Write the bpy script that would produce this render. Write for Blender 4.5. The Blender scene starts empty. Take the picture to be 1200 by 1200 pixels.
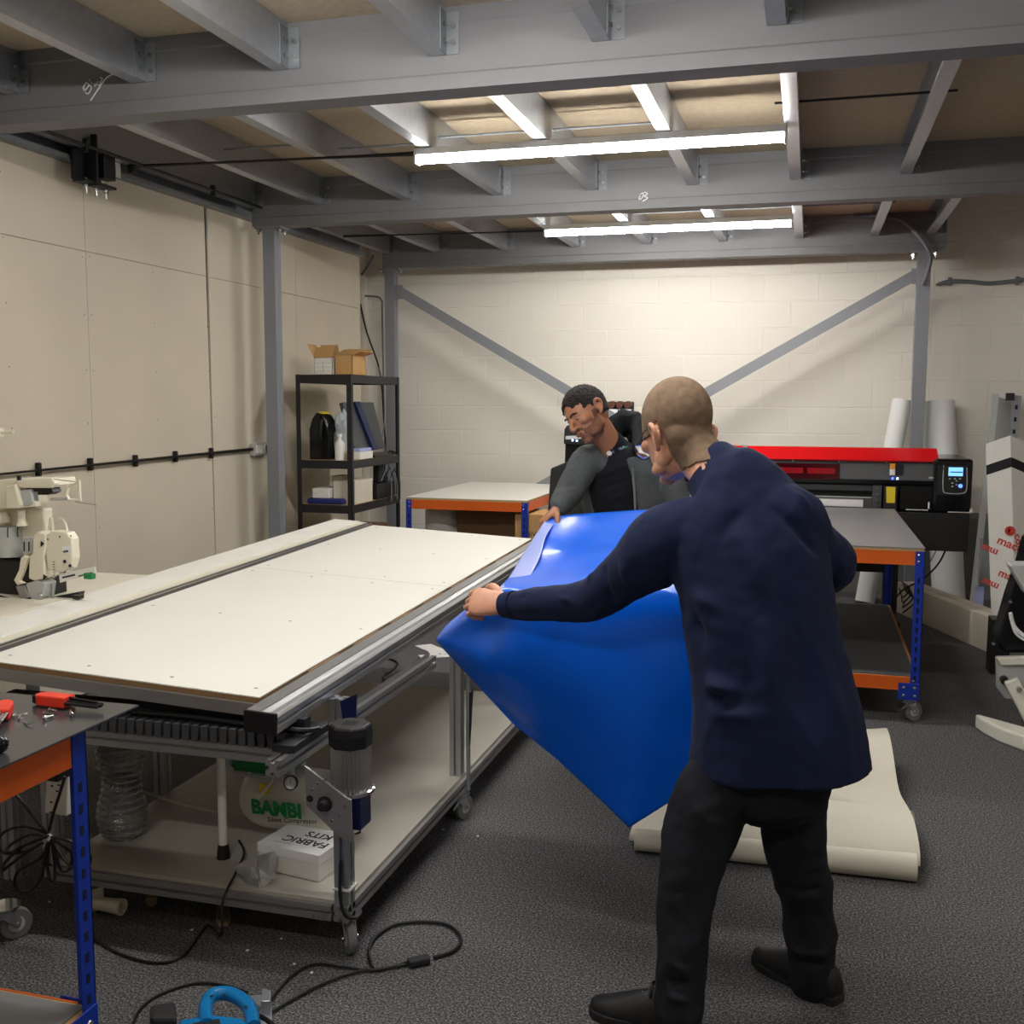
import bpy, bmesh, math, random
import numpy as np
from mathutils import Vector, Matrix, noise
random.seed(7)
sc = bpy.context.scene
COL = sc.collection
PI = math.pi
# ------------------------------------------------------------------ camera
FPX, YAW, PITCH, ROLL, EYE = 1235., -.2735, -.1045, .0032, 1.62
_cy, _sy = math.cos(YAW), math.sin(YAW)
FW = Vector((_sy*math.cos(PITCH), _cy*math.cos(PITCH), math.sin(PITCH)))
_r = Vector((_cy, -_sy, 0)); _u = _r.cross(FW)
RT = math.cos(ROLL)*_r + math.sin(ROLL)*_u
UP = -math.sin(ROLL)*_r + math.cos(ROLL)*_u
CP = Vector((0, 0, EYE))
def at(px, py, X=None, Y=None, Z=None):
    """point of the place seen at that spot of the photograph, on a known plane"""
    d = FW + RT*((px-600)/FPX) - UP*((py-600)/FPX)
    if X is not None: t = X/d.x
    elif Y is not None: t = Y/d.y
    else: t = (Z-EYE)/d.z
    return CP + d*t
cam = bpy.data.cameras.new('camera'); co = bpy.data.objects.new('camera', cam); COL.objects.link(co)
co.matrix_world = Matrix(((RT.x, UP.x, -FW.x, CP.x), (RT.y, UP.y, -FW.y, CP.y), (RT.z, UP.z, -FW.z, CP.z), (0, 0, 0, 1)))
cam.sensor_fit = 'HORIZONTAL'; cam.sensor_width = 36; cam.lens = 36*FPX/1200; cam.clip_start = .05
sc.camera = co
sc.view_settings.view_transform = 'Standard'; sc.view_settings.look = 'None'; sc.view_settings.gamma = 1
sc.view_settings.use_curve_mapping = False
sc.view_settings.exposure = 0.0

# ------------------------------------------------------------------ materials
def lin(c):
    return tuple((x/255/12.92 if x/255 <= .04045 else ((x/255+.055)/1.055)**2.4) for x in c)
def mat(name, rgb, rough=.5, metal=0., var=.0, vscale=8., bump=0., bscale=60., coat=0., trans=0., spec=.5, emit=None, estr=0., sheen=0., ior=1.45, stretch=None, alpha=1., coatr=.05):
    m = bpy.data.materials.new(name); m.use_nodes = True
    nt = m.node_tree; b = nt.nodes['Principled BSDF']
    c = (*lin(rgb), 1)
    b.inputs['Base Color'].default_value = c
    b.inputs['Roughness'].default_value = rough; b.inputs['Metallic'].default_value = metal
    b.inputs['Coat Weight'].default_value = coat; b.inputs['Coat Roughness'].default_value = coatr
    b.inputs['Transmission Weight'].default_value = trans
    b.inputs['Specular IOR Level'].default_value = spec; b.inputs['IOR'].default_value = ior
    b.inputs['Sheen Weight'].default_value = sheen
    b.inputs['Alpha'].default_value = alpha
    if emit: b.inputs['Emission Color'].default_value = (*lin(emit), 1); b.inputs['Emission Strength'].default_value = estr
    if var or bump:
        tc = nt.nodes.new('ShaderNodeTexCoord'); mp = nt.nodes.new('ShaderNodeMapping')
        nt.links.new(tc.outputs['Object'], mp.inputs['Vector'])
        if stretch: mp.inputs['Scale'].default_value = stretch
    if var:
        n = nt.nodes.new('ShaderNodeTexNoise'); n.inputs['Scale'].default_value = vscale; n.inputs['Detail'].default_value = 6
        r = nt.nodes.new('ShaderNodeValToRGB'); r.color_ramp.elements[0].position = .3; r.color_ramp.elements[1].position = .7
        r.color_ramp.elements[0].color = (c[0]*(1-var), c[1]*(1-var), c[2]*(1-var), 1)
        r.color_ramp.elements[1].color = (min(1, c[0]*(1+var)), min(1, c[1]*(1+var)), min(1, c[2]*(1+var)), 1)
        nt.links.new(mp.outputs[0], n.inputs['Vector']); nt.links.new(n.outputs['Fac'], r.inputs[0]); nt.links.new(r.outputs[0], b.inputs['Base Color'])
    if bump:
        n2 = nt.nodes.new('ShaderNodeTexNoise'); n2.inputs['Scale'].default_value = bscale; n2.inputs['Detail'].default_value = 4
        bp = nt.nodes.new('ShaderNodeBump'); bp.inputs['Strength'].default_value = bump; bp.inputs['Distance'].default_value = .01
        nt.links.new(mp.outputs[0], n2.inputs['Vector']); nt.links.new(n2.outputs['Fac'], bp.inputs['Height']); nt.links.new(bp.outputs[0], b.inputs['Normal'])
    return m
M = {}
M['drywall'] = mat('drywall', (208, 198, 180), .85, var=.05, vscale=1.3, bump=.05, bscale=40)
M['white_wall'] = mat('white_wall', (228, 221, 208), .8, var=.03, vscale=2)
M['beam'] = mat('grey_steel_paint', (112, 112, 115), .55, var=.06, vscale=3, bump=.05, bscale=200)
M['post'] = mat('grey_post_paint', (128, 131, 137), .5, var=.03)
M['galv'] = mat('galvanised_steel', (178, 182, 188), .36, .75, var=.06, vscale=25)
M['galv_dark'] = mat('galvanised_channel', (128, 133, 138), .45, .35, var=.15, vscale=8)
M['zinc'] = mat('zinc_bolt', (200, 200, 200), .25, 1.)
M['deck'] = mat('chipboard', (172, 157, 134), .8, var=.08, vscale=30)
M['board'] = mat('white_laminate', (228, 226, 219), .42, var=.015, vscale=3)
M['board_cream'] = mat('cream_laminate', (222, 216, 200), .42, var=.02, vscale=5)
M['board_edge'] = mat('brown_board_edge', (140, 108, 72), .7, var=.1, vscale=40)
M['platform'] = mat('shaded_white_board', (176, 172, 162), .55, var=.05, vscale=6)  # base colour lowered to carry the shade under the tabletop
M['alu'] = mat('anodised_aluminium', (188, 189, 190), .32, .85, var=.03)
M['alu_dull'] = mat('milled_aluminium', (158, 158, 158), .42, .7, var=.05)
M['chrome'] = mat('chrome', (215, 215, 218), .12, 1.)
M['black'] = mat('black_plastic', (22, 22, 24), .45)
M['black_gloss'] = mat('glossy_black_plastic', (14, 14, 16), .16)
M['black_matt'] = mat('matt_black_steel', (32, 32, 36), .55, var=.1)
M['rubber'] = mat('dark_rubber', (40, 40, 42), .7)
M['grey_rubber'] = mat('grey_rubber', (110, 112, 114), .6)
M['navy_plate'] = mat('navy_blue_plate', (18, 30, 78), .4)
M['blue_leg'] = mat('blue_powder_coat', (16, 50, 158), .38, var=.04)
M['orange'] = mat('orange_powder_coat', (208, 92, 22), .42, var=.03)
M['slot'] = mat('dark_slot', (8, 12, 40), .9)
M['sheet_steel'] = mat('dark_steel_sheet', (84, 86, 90), .2, .55, var=.05, vscale=4)
M['grey_sheet'] = mat('brushed_grey_sheet', (134, 134, 136), .42, .3, var=.07, vscale=10, stretch=(.3, 3, 1))
M['grey_mat'] = mat('dark_grey_mat', (78, 80, 82), .6, var=.05)
M['cardboard'] = mat('brown_cardboard', (188, 148, 96), .8, var=.05)
M['cardboard_dark'] = mat('dark_cardboard', (112, 84, 58), .85, var=.06)
M['white_card'] = mat('white_card', (226, 224, 218), .7, var=.03)
M['cream_card'] = mat('cream_card', (214, 206, 190), .7, var=.03)
M['paper'] = mat('white_paper', (236, 236, 236), .75)
M['ink'] = mat('dark_ink', (30, 30, 34), .8)
M['red_ink'] = mat('red_ink', (196, 64, 52), .8)
M['green_ink'] = mat('green_ink', (20, 140, 74), .7)
M['chalk'] = mat('chalk', (215, 215, 215), .9)
M['mdf'] = mat('mdf_shelf', (182, 152, 108), .8, var=.06, vscale=30)
M['cable'] = mat('black_cable', (18, 18, 19), .5)
M['grey_cable'] = mat('grey_cable', (112, 114, 122), .5)
M['hose'] = mat('cream_hose', (190, 184, 162), .45)
M['blue_plastic'] = mat('bright_blue_plastic', (14, 118, 182), .3)
M['red_plastic'] = mat('red_plastic', (222, 60, 40), .38)
M['green_paint'] = mat('green_motor_paint', (24, 122, 62), .4)
M['white_enamel'] = mat('white_enamel', (222, 221, 208), .3, coat=.3)
M['machine_white'] = mat('machine_cream_white', (226, 220, 200), .35, var=.02)
M['machine_grey'] = mat('machine_light_grey', (178, 180, 178), .4)
M['clear'] = mat('clear_film', (235, 238, 240), .12, trans=.85, ior=1.3, bump=.6, bscale=25)
M['acrylic'] = mat('clear_acrylic', (222, 226, 228), .08, trans=.9, ior=1.2)
M['red_clear'] = mat('red_acrylic', (214, 14, 22), .12, coat=.5)
M['red_window'] = mat('dark_red_window', (66, 6, 16), .12)
M['red_glow'] = mat('bright_red_pane', (150, 14, 24), .2)
M['printer_grey'] = mat('printer_charcoal', (70, 71, 74), .42)
M['screen'] = mat('lit_screen', (90, 160, 230), .2, emit=(120, 180, 245), estr=1.6)
M['led_blue'] = mat('blue_led', (40, 60, 255), .3, emit=(60, 90, 255), estr=6)
M['led_white'] = mat('white_led', (200, 220, 255), .3, emit=(200, 220, 255), estr=3)
M['yellow'] = mat('yellow_label', (226, 200, 40), .5)
M['orange_label'] = mat('orange_label', (226, 150, 30), .5)
M['lamp_body'] = mat('white_lamp_body', (225, 225, 222), .5)
M['tube_light'] = mat('lit_diffuser', (255, 255, 255), .4, emit=(255, 252, 246), estr=112)
M['fill_light'] = mat('fill_diffuser', (255, 255, 255), .4, emit=(255, 252, 246), estr=62)  # weaker emitter for the two unseen fill lamps added to the room
M['fabric_white'] = mat('off_white_fabric', (222, 217, 202), .75, bump=.08, bscale=300)
M['tan'] = mat('tan_card', (140, 122, 98), .8)
M['brown_roll'] = mat('brown_roll', (92, 52, 40), .6)
M['monitor'] = mat('monitor_back', (66, 70, 74), .4)
M['navy_box'] = mat('navy_bag', (32, 42, 110), .5)
M['lilac_print'] = mat('pale_print', (168, 176, 226), .5)

def node_mat_floor():
    m = bpy.data.materials.new('charcoal_carpet'); m.use_nodes = True; nt = m.node_tree; b = nt.nodes['Principled BSDF']
    b.inputs['Roughness'].default_value = .95; b.inputs['Specular IOR Level'].default_value = .15
    tc = nt.nodes.new('ShaderNodeTexCoord')
    n = nt.nodes.new('ShaderNodeTexNoise'); n.inputs['Scale'].default_value = 150; n.inputs['Detail'].default_value = 5; n.inputs['Roughness'].default_value = .75
    r = nt.nodes.new('ShaderNodeValToRGB'); e = r.color_ramp.elements
    e[0].position = .36; e[0].color = (.02, .02, .021, 1); e[1].position = .64; e[1].color = (.34, .335, .34, 1)
    x = r.color_ramp.elements.new(.5); x.color = (.095, .094, .098, 1)
    n2 = nt.nodes.new('ShaderNodeTexNoise'); n2.inputs['Scale'].default_value = 1.2; n2.inputs['Detail'].default_value = 3
    mx = nt.nodes.new('ShaderNodeMix'); mx.data_type = 'RGBA'; mx.blend_type = 'MULTIPLY'; mx.inputs[0].default_value = .35
    nt.links.new(tc.outputs['Object'], n.inputs['Vector']); nt.links.new(tc.outputs['Object'], n2.inputs['Vector'])
    nt.links.new(n.outputs['Fac'], r.inputs[0]); nt.links.new(r.outputs[0], mx.inputs[6]); nt.links.new(n2.outputs['Color'], mx.inputs[7])
    nt.links.new(r.outputs[0], b.inputs['Base Color'])
    bp = nt.nodes.new('ShaderNodeBump'); bp.inputs['Strength'].default_value = .7; bp.inputs['Distance'].default_value = .006
    nt.links.new(n.outputs['Fac'], bp.inputs['Height']); nt.links.new(bp.outputs[0], b.inputs['Normal'])
    return m
M['carpet'] = node_mat_floor()
def node_mat_block():
    m = bpy.data.materials.new('white_painted_blockwork'); m.use_nodes = True; nt = m.node_tree; b = nt.nodes['Principled BSDF']
    b.inputs['Roughness'].default_value = .75
    tc = nt.nodes.new('ShaderNodeTexCoord'); sp = nt.nodes.new('ShaderNodeSeparateXYZ'); cb = nt.nodes.new('ShaderNodeCombineXYZ')
    nt.links.new(tc.outputs['Object'], sp.inputs[0]); nt.links.new(sp.outputs['X'], cb.inputs['X']); nt.links.new(sp.outputs['Z'], cb.inputs['Y'])
    br = nt.nodes.new('ShaderNodeTexBrick'); br.inputs['Scale'].default_value = 1; br.inputs['Brick Width'].default_value = .45; br.inputs['Row Height'].default_value = .225
    br.inputs['Mortar Size'].default_value = .006; br.inputs['Mortar Smooth'].default_value = .6; br.offset = .5
    br.inputs['Color1'].default_value = (*lin((226, 221, 211)), 1); br.inputs['Color2'].default_value = (*lin((223, 218, 208)), 1); br.inputs['Mortar'].default_value = (*lin((232, 227, 218)), 1)
    nt.links.new(cb.outputs[0], br.inputs['Vector'])
    # grey dado paint on the right part
    g1 = nt.nodes.new('ShaderNodeMath'); g1.operation = 'LESS_THAN'; g1.inputs[1].default_value = .72; nt.links.new(sp.outputs['Z'], g1.inputs[0])
    g2 = nt.nodes.new('ShaderNodeMath'); g2.operation = 'GREATER_THAN'; g2.inputs[1].default_value = .55; nt.links.new(sp.outputs['X'], g2.inputs[0])
    g3 = nt.nodes.new('ShaderNodeMath'); g3.operation = 'MULTIPLY'; nt.links.new(g1.outputs[0], g3.inputs[0]); nt.links.new(g2.outputs[0], g3.inputs[1])
    mx = nt.nodes.new('ShaderNodeMix'); mx.data_type = 'RGBA'; nt.links.new(g3.outputs[0], mx.inputs[0]); nt.links.new(br.outputs['Color'], mx.inputs[6]); mx.inputs[7].default_value = (*lin((128, 128, 124)), 1)
    nt.links.new(mx.outputs[2], b.inputs['Base Color'])
    n = nt.nodes.new('ShaderNodeTexNoise'); n.inputs['Scale'].default_value = 45; n.inputs['Detail'].default_value = 6; nt.links.new(tc.outputs['Object'], n.inputs['Vector'])
    b1 = nt.nodes.new('ShaderNodeBump'); b1.inputs['Strength'].default_value = .12; b1.inputs['Distance'].default_value = .01; nt.links.new(n.outputs['Fac'], b1.inputs['Height'])
    b2 = nt.nodes.new('ShaderNodeBump'); b2.inputs['Strength'].default_value = .55; b2.inputs['Distance'].default_value = .006; b2.invert = True
    nt.links.new(br.outputs['Fac'], b2.inputs['Height']); nt.links.new(b1.outputs[0], b2.inputs['Normal']); nt.links.new(b2.outputs[0], b.inputs['Normal'])
    return m
M['block'] = node_mat_block()

# ------------------------------------------------------------------ mesh building
ORG = {}
ONE = {'sticker_print', 'small_print', 'cable_chain', 'magnet_strip', 'cooling_slots', 'needle', 'lettering', 'chalk_mark', 'shirt', 'drape'}
def V(*a): return Vector(a)
def frame(d, hint=(0, 0, 1)):
    d = Vector(d).normalized(); h = Vector(hint)
    if abs(d.dot(h)) > .98: h = Vector((1, 0, 0)) if abs(d.x) < .9 else Vector((0, 1, 0))
    s = d.cross(h).normalized(); t = s.cross(d).normalized()
    return s, t, d
def spline(pts, n=8):
    pts = [Vector(p) for p in pts]
    if len(pts) < 3: return pts
    out = []
    for i in range(len(pts)-1):
        p0 = pts[max(i-1, 0)]; p1 = pts[i]; p2 = pts[i+1]; p3 = pts[min(i+2, len(pts)-1)]
        for k in range(n):
            t = k/n
            out.append(.5*((2*p1) + (p2-p0)*t + (2*p0-5*p1+4*p2-p3)*t*t + (3*p1-p0-3*p2+p3)*t**3))
    out.append(pts[-1]); return out
class MB:
    def __init__(s): s.v = []; s.f = []; s.mi = []; s.m = 0; s.T = None
    def add(s, vs, fs, mi=None):
        b = len(s.v)
        for p in vs:
            p = Vector(p); s.v.append(s.T @ p if s.T else p)
        for f in fs: s.f.append([b+i for i in f]); s.mi.append(s.m if mi is None else mi)
        return s
    def box(s, x0, x1, y0, y1, z0, z1, mi=None):
        vs = [(x, y, z) for z in (z0, z1) for y in (y0, y1) for x in (x0, x1)]
        return s.add(vs, [(0, 2, 3, 1), (4, 5, 7, 6), (0, 1, 5, 4), (2, 6, 7, 3), (0, 4, 6, 2), (1, 3, 7, 5)], mi)
    def bar(s, p0, p1, w, h, hint=(0, 0, 1), mi=None):
        p0 = Vector(p0); p1 = Vector(p1); a, b, d = frame(p1-p0, hint)
        vs = []
        for p in (p0, p1):
            for i, j in ((-1, -1), (1, -1), (1, 1), (-1, 1)): vs.append(p + a*(i*w/2) + b*(j*h/2))
        return s.add(vs, [(0, 1, 2, 3)[::-1], (4, 5, 6, 7), (0, 1, 5, 4), (1, 2, 6, 5), (2, 3, 7, 6), (3, 0, 4, 7)], mi)
    def extr(s, poly, p0, p1, hint=(0, 0, 1), mi=None):
        """poly (a,b) outline swept from p0 to p1"""
        p0 = Vector(p0); p1 = Vector(p1); a, b, d = frame(p1-p0, hint); n = len(poly)
        vs = [p + a*q[0] + b*q[1] for p in (p0, p1) for q in poly]
        fs = [(i, (i+1) % n, n+(i+1) % n, n+i) for i in range(n)] + [tuple(range(n))[::-1], tuple(range(n, 2*n))]
        return s.add(vs, fs, mi)
    def slab(s, pts, d, mi=None):
        """closed polygon of 3-D points thickened by vector d"""
        pts = [Vector(p) for p in pts]; d = Vector(d); n = len(pts)
        return s.add(pts + [p+d for p in pts], [tuple(range(n))[::-1], tuple(range(n, 2*n))] + [(i, (i+1) % n, n+(i+1) % n, n+i) for i in range(n)], mi)
    def loft(s, rings, close=True, cap=True, mi=None):
        n = len(rings[0]); b = []
        vs = [p for r in rings for p in r]; fs = []
        for k in range(len(rings)-1):
            for i in range(n if close else n-1):
                j = (i+1) % n; fs.append((k*n+i, k*n+j, (k+1)*n+j, (k+1)*n+i))
        if cap: fs.append(tuple(range(n))[::-1]); fs.append(tuple(range((len(rings)-1)*n, len(rings)*n)))
        return s.add(vs, fs, mi)
    def cyl(s, p0, p1, r0, r1=None, n=20, mi=None):
        r1 = r0 if r1 is None else r1; p0 = Vector(p0); p1 = Vector(p1); a, b, d = frame(p1-p0)
        rings = [[p + (a*math.cos(t*2*PI/n) + b*math.sin(t*2*PI/n))*r for t in range(n)] for p, r in ((p0, r0), (p1, r1))]
        return s.loft(rings, mi=mi)
    def lathe(s, p0, d, prof, n=28, mi=None):
        """prof: (distance along d, radius)"""
        p0 = Vector(p0); a, b, d = frame(d)
        return s.loft([[p0 + d*h + (a*math.cos(t*2*PI/n) + b*math.sin(t*2*PI/n))*max(r, 1e-4) for t in range(n)] for h, r in prof], mi=mi)
    def tube(s, pts, r, n=10, sm=8, mi=None):
        P = spline(pts, sm) if sm else [Vector(p) for p in pts]
        rad = r if callable(r) else (lambda t: r)
        a = None; rings = []
        for i, p in enumerate(P):
            d = (P[min(i+1, len(P)-1)] - P[max(i-1, 0)]).normalized()
            if a is None: a, b, _ = frame(d)
            else:
                a = (a - d*a.dot(d)).normalized(); b = d.cross(a)
            rr = rad(i/(len(P)-1))
            rings.append([p + (a*math.cos(t*2*PI/n) + b*math.sin(t*2*PI/n))*rr for t in range(n)])
        return s.loft(rings, mi=mi)
    def ball(s, c, r, nu=20, nv=12, mi=None, fn=None):
        if not hasattr(r, '__len__'): r = (r, r, r)
        c = Vector(c); vs = [c + Vector((0, 0, -r[2]))]
        for j in range(1, nv):
            ph = -PI/2 + PI*j/nv
            for i in range(nu):
                th = 2*PI*i/nu; vs.append(c + Vector((r[0]*math.cos(ph)*math.cos(th), r[1]*math.cos(ph)*math.sin(th), r[2]*math.sin(ph))))
        vs.append(c + Vector((0, 0, r[2]))); fs = []
        for i in range(nu): fs.append((0, 1+(i+1) % nu, 1+i))
        for j in range(nv-2):
            for i in range(nu):
                k = (i+1) % nu; fs.append((1+j*nu+i, 1+j*nu+k, 1+(j+1)*nu+k, 1+(j+1)*nu+i))
        t = len(vs)-1
        for i in range(nu): fs.append((t, 1+(nv-2)*nu+i, 1+(nv-2)*nu+(i+1) % nu))
        return s.add(vs, fs, mi)
    def clusters(s, tol=.0008):
        n = len(s.v); par = list(range(n))
        def fd(i):
            while par[i] != i: par[i] = par[par[i]]; i = par[i]
            return i
        for f in s.f:
            a = fd(f[0])
            for i in f[1:]: par[fd(i)] = a
        comp = {}
        for i in range(n): comp.setdefault(fd(i), []).append(i)
        bbs = [[k, [min(s.v[i][c] for i in ix)-tol for c in range(3)], [max(s.v[i][c] for i in ix)+tol for c in range(3)]] for k, ix in comp.items()]
        if len(bbs) == 1: return [s]
        cp = {k: k for k in comp}
        def f2(i):
            while cp[i] != i: i = cp[i]
            return i
        for i in range(len(bbs)):
            for j in range(i):
                if all(bbs[i][1][c] <= bbs[j][2][c] and bbs[j][1][c] <= bbs[i][2][c] for c in range(3)): cp[f2(bbs[i][0])] = f2(bbs[j][0])
        out = {}
        for f, m in zip(s.f, s.mi):
            k = f2(fd(f[0])); o = out.setdefault(k, (MB(), {}))
            q = []
            for i in f:
                if i not in o[1]: o[1][i] = len(o[0].v); o[0].v.append(s.v[i])
                q.append(o[1][i])
            o[0].f.append(q); o[0].mi.append(m)
        return [o[0] for o in out.values()]
    def build(s, name, mats, parent=None, bevel=0, smooth=False, seg=2, ang=40, each=True):
        if parent is not None and each and name not in ONE:
            cl = s.clusters()
            if len(cl) > 1:
                return [c.build(name, mats, parent, bevel, smooth, seg, ang, False) for c in cl][0]
        if not isinstance(mats, (list, tuple)): mats = [mats]
        me = bpy.data.meshes.new(name)
        if parent is not None:
            r = parent
            while r.parent: r = r.parent
            org = ORG[r.name]
        else:
            xs = [p.x for p in s.v]; ys = [p.y for p in s.v]; zs = [p.z for p in s.v]
            org = Vector(((min(xs)+max(xs))/2, (min(ys)+max(ys))/2, min(zs)))
        me.from_pydata([tuple(p-org) for p in s.v], [], s.f)
        for m in mats: me.materials.append(M[m] if isinstance(m, str) else m)
        me.polygons.foreach_set('material_index', s.mi)
        me.validate()
        bm = bmesh.new(); bm.from_mesh(me); bmesh.ops.recalc_face_normals(bm, faces=bm.faces); bm.to_mesh(me); bm.free()
        if smooth:
            me.polygons.foreach_set('use_smooth', [True]*len(me.polygons))
            try: me.set_sharp_from_angle(angle=math.radians(ang))
            except Exception: pass
        me.update()
        o = bpy.data.objects.new(name, me); COL.objects.link(o)
        if parent is not None:
            o.parent = parent
            if o.parent.parent is None and False: pass
        else:
            o.location = org; ORG[o.name] = org
        if bevel:
            b = o.modifiers.new('bevel', 'BEVEL'); b.width = bevel; b.segments = seg; b.limit_method = 'ANGLE'; b.angle_limit = math.radians(35)
            b.use_clamp_overlap = True
        return o
def tag(o, label, cat, group=None):
    o['label'] = label; o['category'] = cat
    if group: o['group'] = group
    return o
def thing(name, label, cat, loc, group=None):
    o = bpy.data.objects.new(name, None); COL.objects.link(o); o.location = loc; o.empty_display_size = .05
    ORG[o.name] = Vector(loc); return tag(o, label, cat, group)
def struct(o): o['kind'] = 'structure'; return o
def copy_thing(r, loc, label=None, rotz=None):
    c = r.copy(); COL.objects.link(c); c.location = loc; ORG[c.name] = Vector(loc)
    if rotz is not None: c.rotation_euler = (0, 0, rotz)
    if label: c['label'] = label
    for ch in list(r.children):
        d = ch.copy(); COL.objects.link(d); d.parent = c
        for g in list(ch.children):
            e = g.copy(); COL.objects.link(e); e.parent = d
    return c
def text(s, size, origin, xd, yd, m, parent, name='lettering', align='LEFT', depth=.0006, space=1., bold=0., shear=0.):
    cu = bpy.data.curves.new('t', 'FONT'); cu.body = s; cu.size = size; cu.extrude = depth; cu.align_x = align
    cu.space_character = space; cu.offset = bold; cu.shear = shear; cu.resolution_u = 3
    t = bpy.data.objects.new('t', cu); COL.objects.link(t)
    bpy.context.view_layer.update()
    me = bpy.data.meshes.new_from_object(t.evaluated_get(bpy.context.evaluated_depsgraph_get()))
    bpy.data.objects.remove(t); bpy.data.curves.remove(cu)
    xd = Vector(xd).normalized(); yd = Vector(yd); yd = (yd - xd*yd.dot(xd)).normalized(); z = xd.cross(yd)
    org = Vector(origin)
    r = parent
    while r.parent: r = r.parent
    me.transform(Matrix(((xd.x, yd.x, z.x, org.x), (xd.y, yd.y, z.y, org.y), (xd.z, yd.z, z.z, org.z), (0, 0, 0, 1))))
    me.transform(Matrix.Translation(-ORG[r.name]))
    me.name = name; me.materials.clear(); me.materials.append(M[m])
    o = bpy.data.objects.new(name, me); COL.objects.link(o); o.parent = parent
    return o
TS = []
def _tslot(w, sl=.010, dp=.011, inn=.019):
    # outline of a square T-slot profile of width w
    h = w/2; o = []
    for k in range(4):
        c, s_ = math.cos(k*PI/2), math.sin(k*PI/2)
        for a, b in ((-h, -h), (-sl/2, -h), (-sl/2, -h+.004), (-inn/2, -h+.004), (-sl/3, -h+dp), (sl/3, -h+dp), (inn/2, -h+.004), (sl/2, -h+.004), (sl/2, -h)):
            o.append((a*c - b*s_, a*s_ + b*c))
    return o
TSLOT = _tslot(.045)
def profile(mb, p0, p1, hint=(0, 0, 1), mi=None): return mb.extr(TSLOT, p0, p1, hint, mi)

# ------------------------------------------------------------------ the room
Zb, Zt = 2.80, 3.10
XW = -3.80
b = MB(); b.box(-5, 4.2, -3, 9.6, -.1, 0); struct(b.build('floor', 'carpet'))
b = MB(); b.box(-5, 4.2, 9.35, 9.5, 0, 4.6); struct(b.build('wall_back', 'block'))
# plasterboard panels with open joints
b = MB()
ys = [-3, -1.12, .1, 1.32, 2.54, 3.76, 4.98, 6.20, 7.42, 8.62]
for i in range(len(ys)-1):
    y0, y1 = ys[i], ys[i+1]; g0 = .0015; g1 = .0015
    for z0, z1 in ((.01, 2.42), (2.423, 3.2)):
        if abs(y1-6.20) < .01:
            # the wide open joint narrows towards the floor
            zz = [z0, z1]
            w0 = .003 + .034*max(0, (z0-1.2)/1.6); w1 = .003 + .034*max(0, min(1, (z1-1.2)/1.6))
            b.slab([(XW, y0+g0, z0), (XW, y1-w0, z0), (XW, y1-w1, z1), (XW, y0+g0, z1)], (-.0125, 0, 0))
        else: b.box(XW-.0125, XW, y0+g0, y1-g1, z0, z1)
    for k in range(9):
        for yy in (y0+.03, y1-.03, (y0+y1)/2):
            if random.random() < .7: b.cyl((XW-.001, yy, .3+k*.3+.02*math.sin(k*7+yy*9)), (XW+.0006, yy, .3+k*.3+.02*math.sin(k*7+yy*9)), .0035, n=6, mi=1)
struct(b.build('wall_left', ['drywall', 'ink']))
b = MB(); b.box(-4.2, -4.05, -3, 9.36, 0, 4.6); b.box(XW-.1, XW-.02, -3, 8.60, 0, 3.2, mi=1)
struct(b.build('wall_left', ['white_wall', 'black_matt']))
b = MB(); b.box(4.0, 4.15, -3, 9.5, 0, 4.6); struct(b.build('wall_right', 'white_wall'))
b = MB(); b.box(-5, 4.2, -3.15, -3.0, 0, 4.6); struct(b.build('wall_front', 'white_wall'))
# chipboard deck of the mezzanine (open at its far right corner) and the roof above
b = MB(); b.box(-4.04, 3.9, -2.9, 6.80, Zt, Zt+.038); b.box(-4.04, .98, 6.80, 9.30, Zt, Zt+.038)
struct(b.build('ceiling', 'deck'))
b = MB(); b.box(-5, 4.2, -3.15, 9.5, 4.6, 4.7); struct(b.build('ceiling', 'white_wall'))

def beam(name, x0, x1, y, label):
    t = thing(name, label, 'beam', ((x0+x1)/2, y+.065, Zb), 'mezzanine main beams')
    t2 = MB(); h = Zt-Zb
    prof = [(0, 0), (.13, 0), (.13, .010), (.012, .010), (.012, h-.010), (.13, h-.010), (.13, h), (0, h), (0, h-.055), (.004, h-.062), (.004, .062), (0, .055)]
    vs = [(x, y+a, Zb+z) for x in (x0, x1) for a, z in prof]; n = len(prof)
    t2.add(vs, [(i, (i+1) % n, n+(i+1) % n, n+i) for i in range(n)] + [tuple(range(n))[::-1], tuple(range(n, 2*n))])
    t2.build('web', 'beam', t)
    return t
BY = (3.93, 6.60, 8.93)
bf = beam('steel_beam', -4.04, 3.9, BY[0], 'grey painted steel beam nearest the camera, spanning the whole top of the photo, chalk marked')
bm_ = beam('steel_beam', -3.70, 3.9, BY[1], 'grey painted steel beam in the middle, just behind the nearer strip light')
bb = beam('steel_beam', -3.72, .98, BY[2], 'grey painted steel beam along the back wall behind the farther strip light')
def stroke(pxs, Y, r, parent, m='chalk'):
    b = MB()
    for L in pxs: b.tube([at(x, y, Y=Y) for x, y in L], r, 6, 4)
    return b.build('chalk_mark', m, parent)
stroke([[(97, 104), (101, 97), (104, 100), (99, 106), (98, 103)], [(103, 98), (107, 103), (103, 110), (100, 108)], [(104, 93), (108, 98)],
        [(110, 98), (117, 100)], [(111, 101), (115, 95)], [(117, 91), (120, 92), (117, 98), (121, 97)], [(106, 118), (116, 103), (124, 92), (132, 87)]], BY[0]-.001, .0026, bf)
stroke([[(750, 228), (754, 226), (753, 231), (749, 234), (750, 229)], [(755, 225), (759, 227), (755, 230), (759, 232), (753, 236)]], BY[1]-.001, .0034, bm_)
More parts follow.
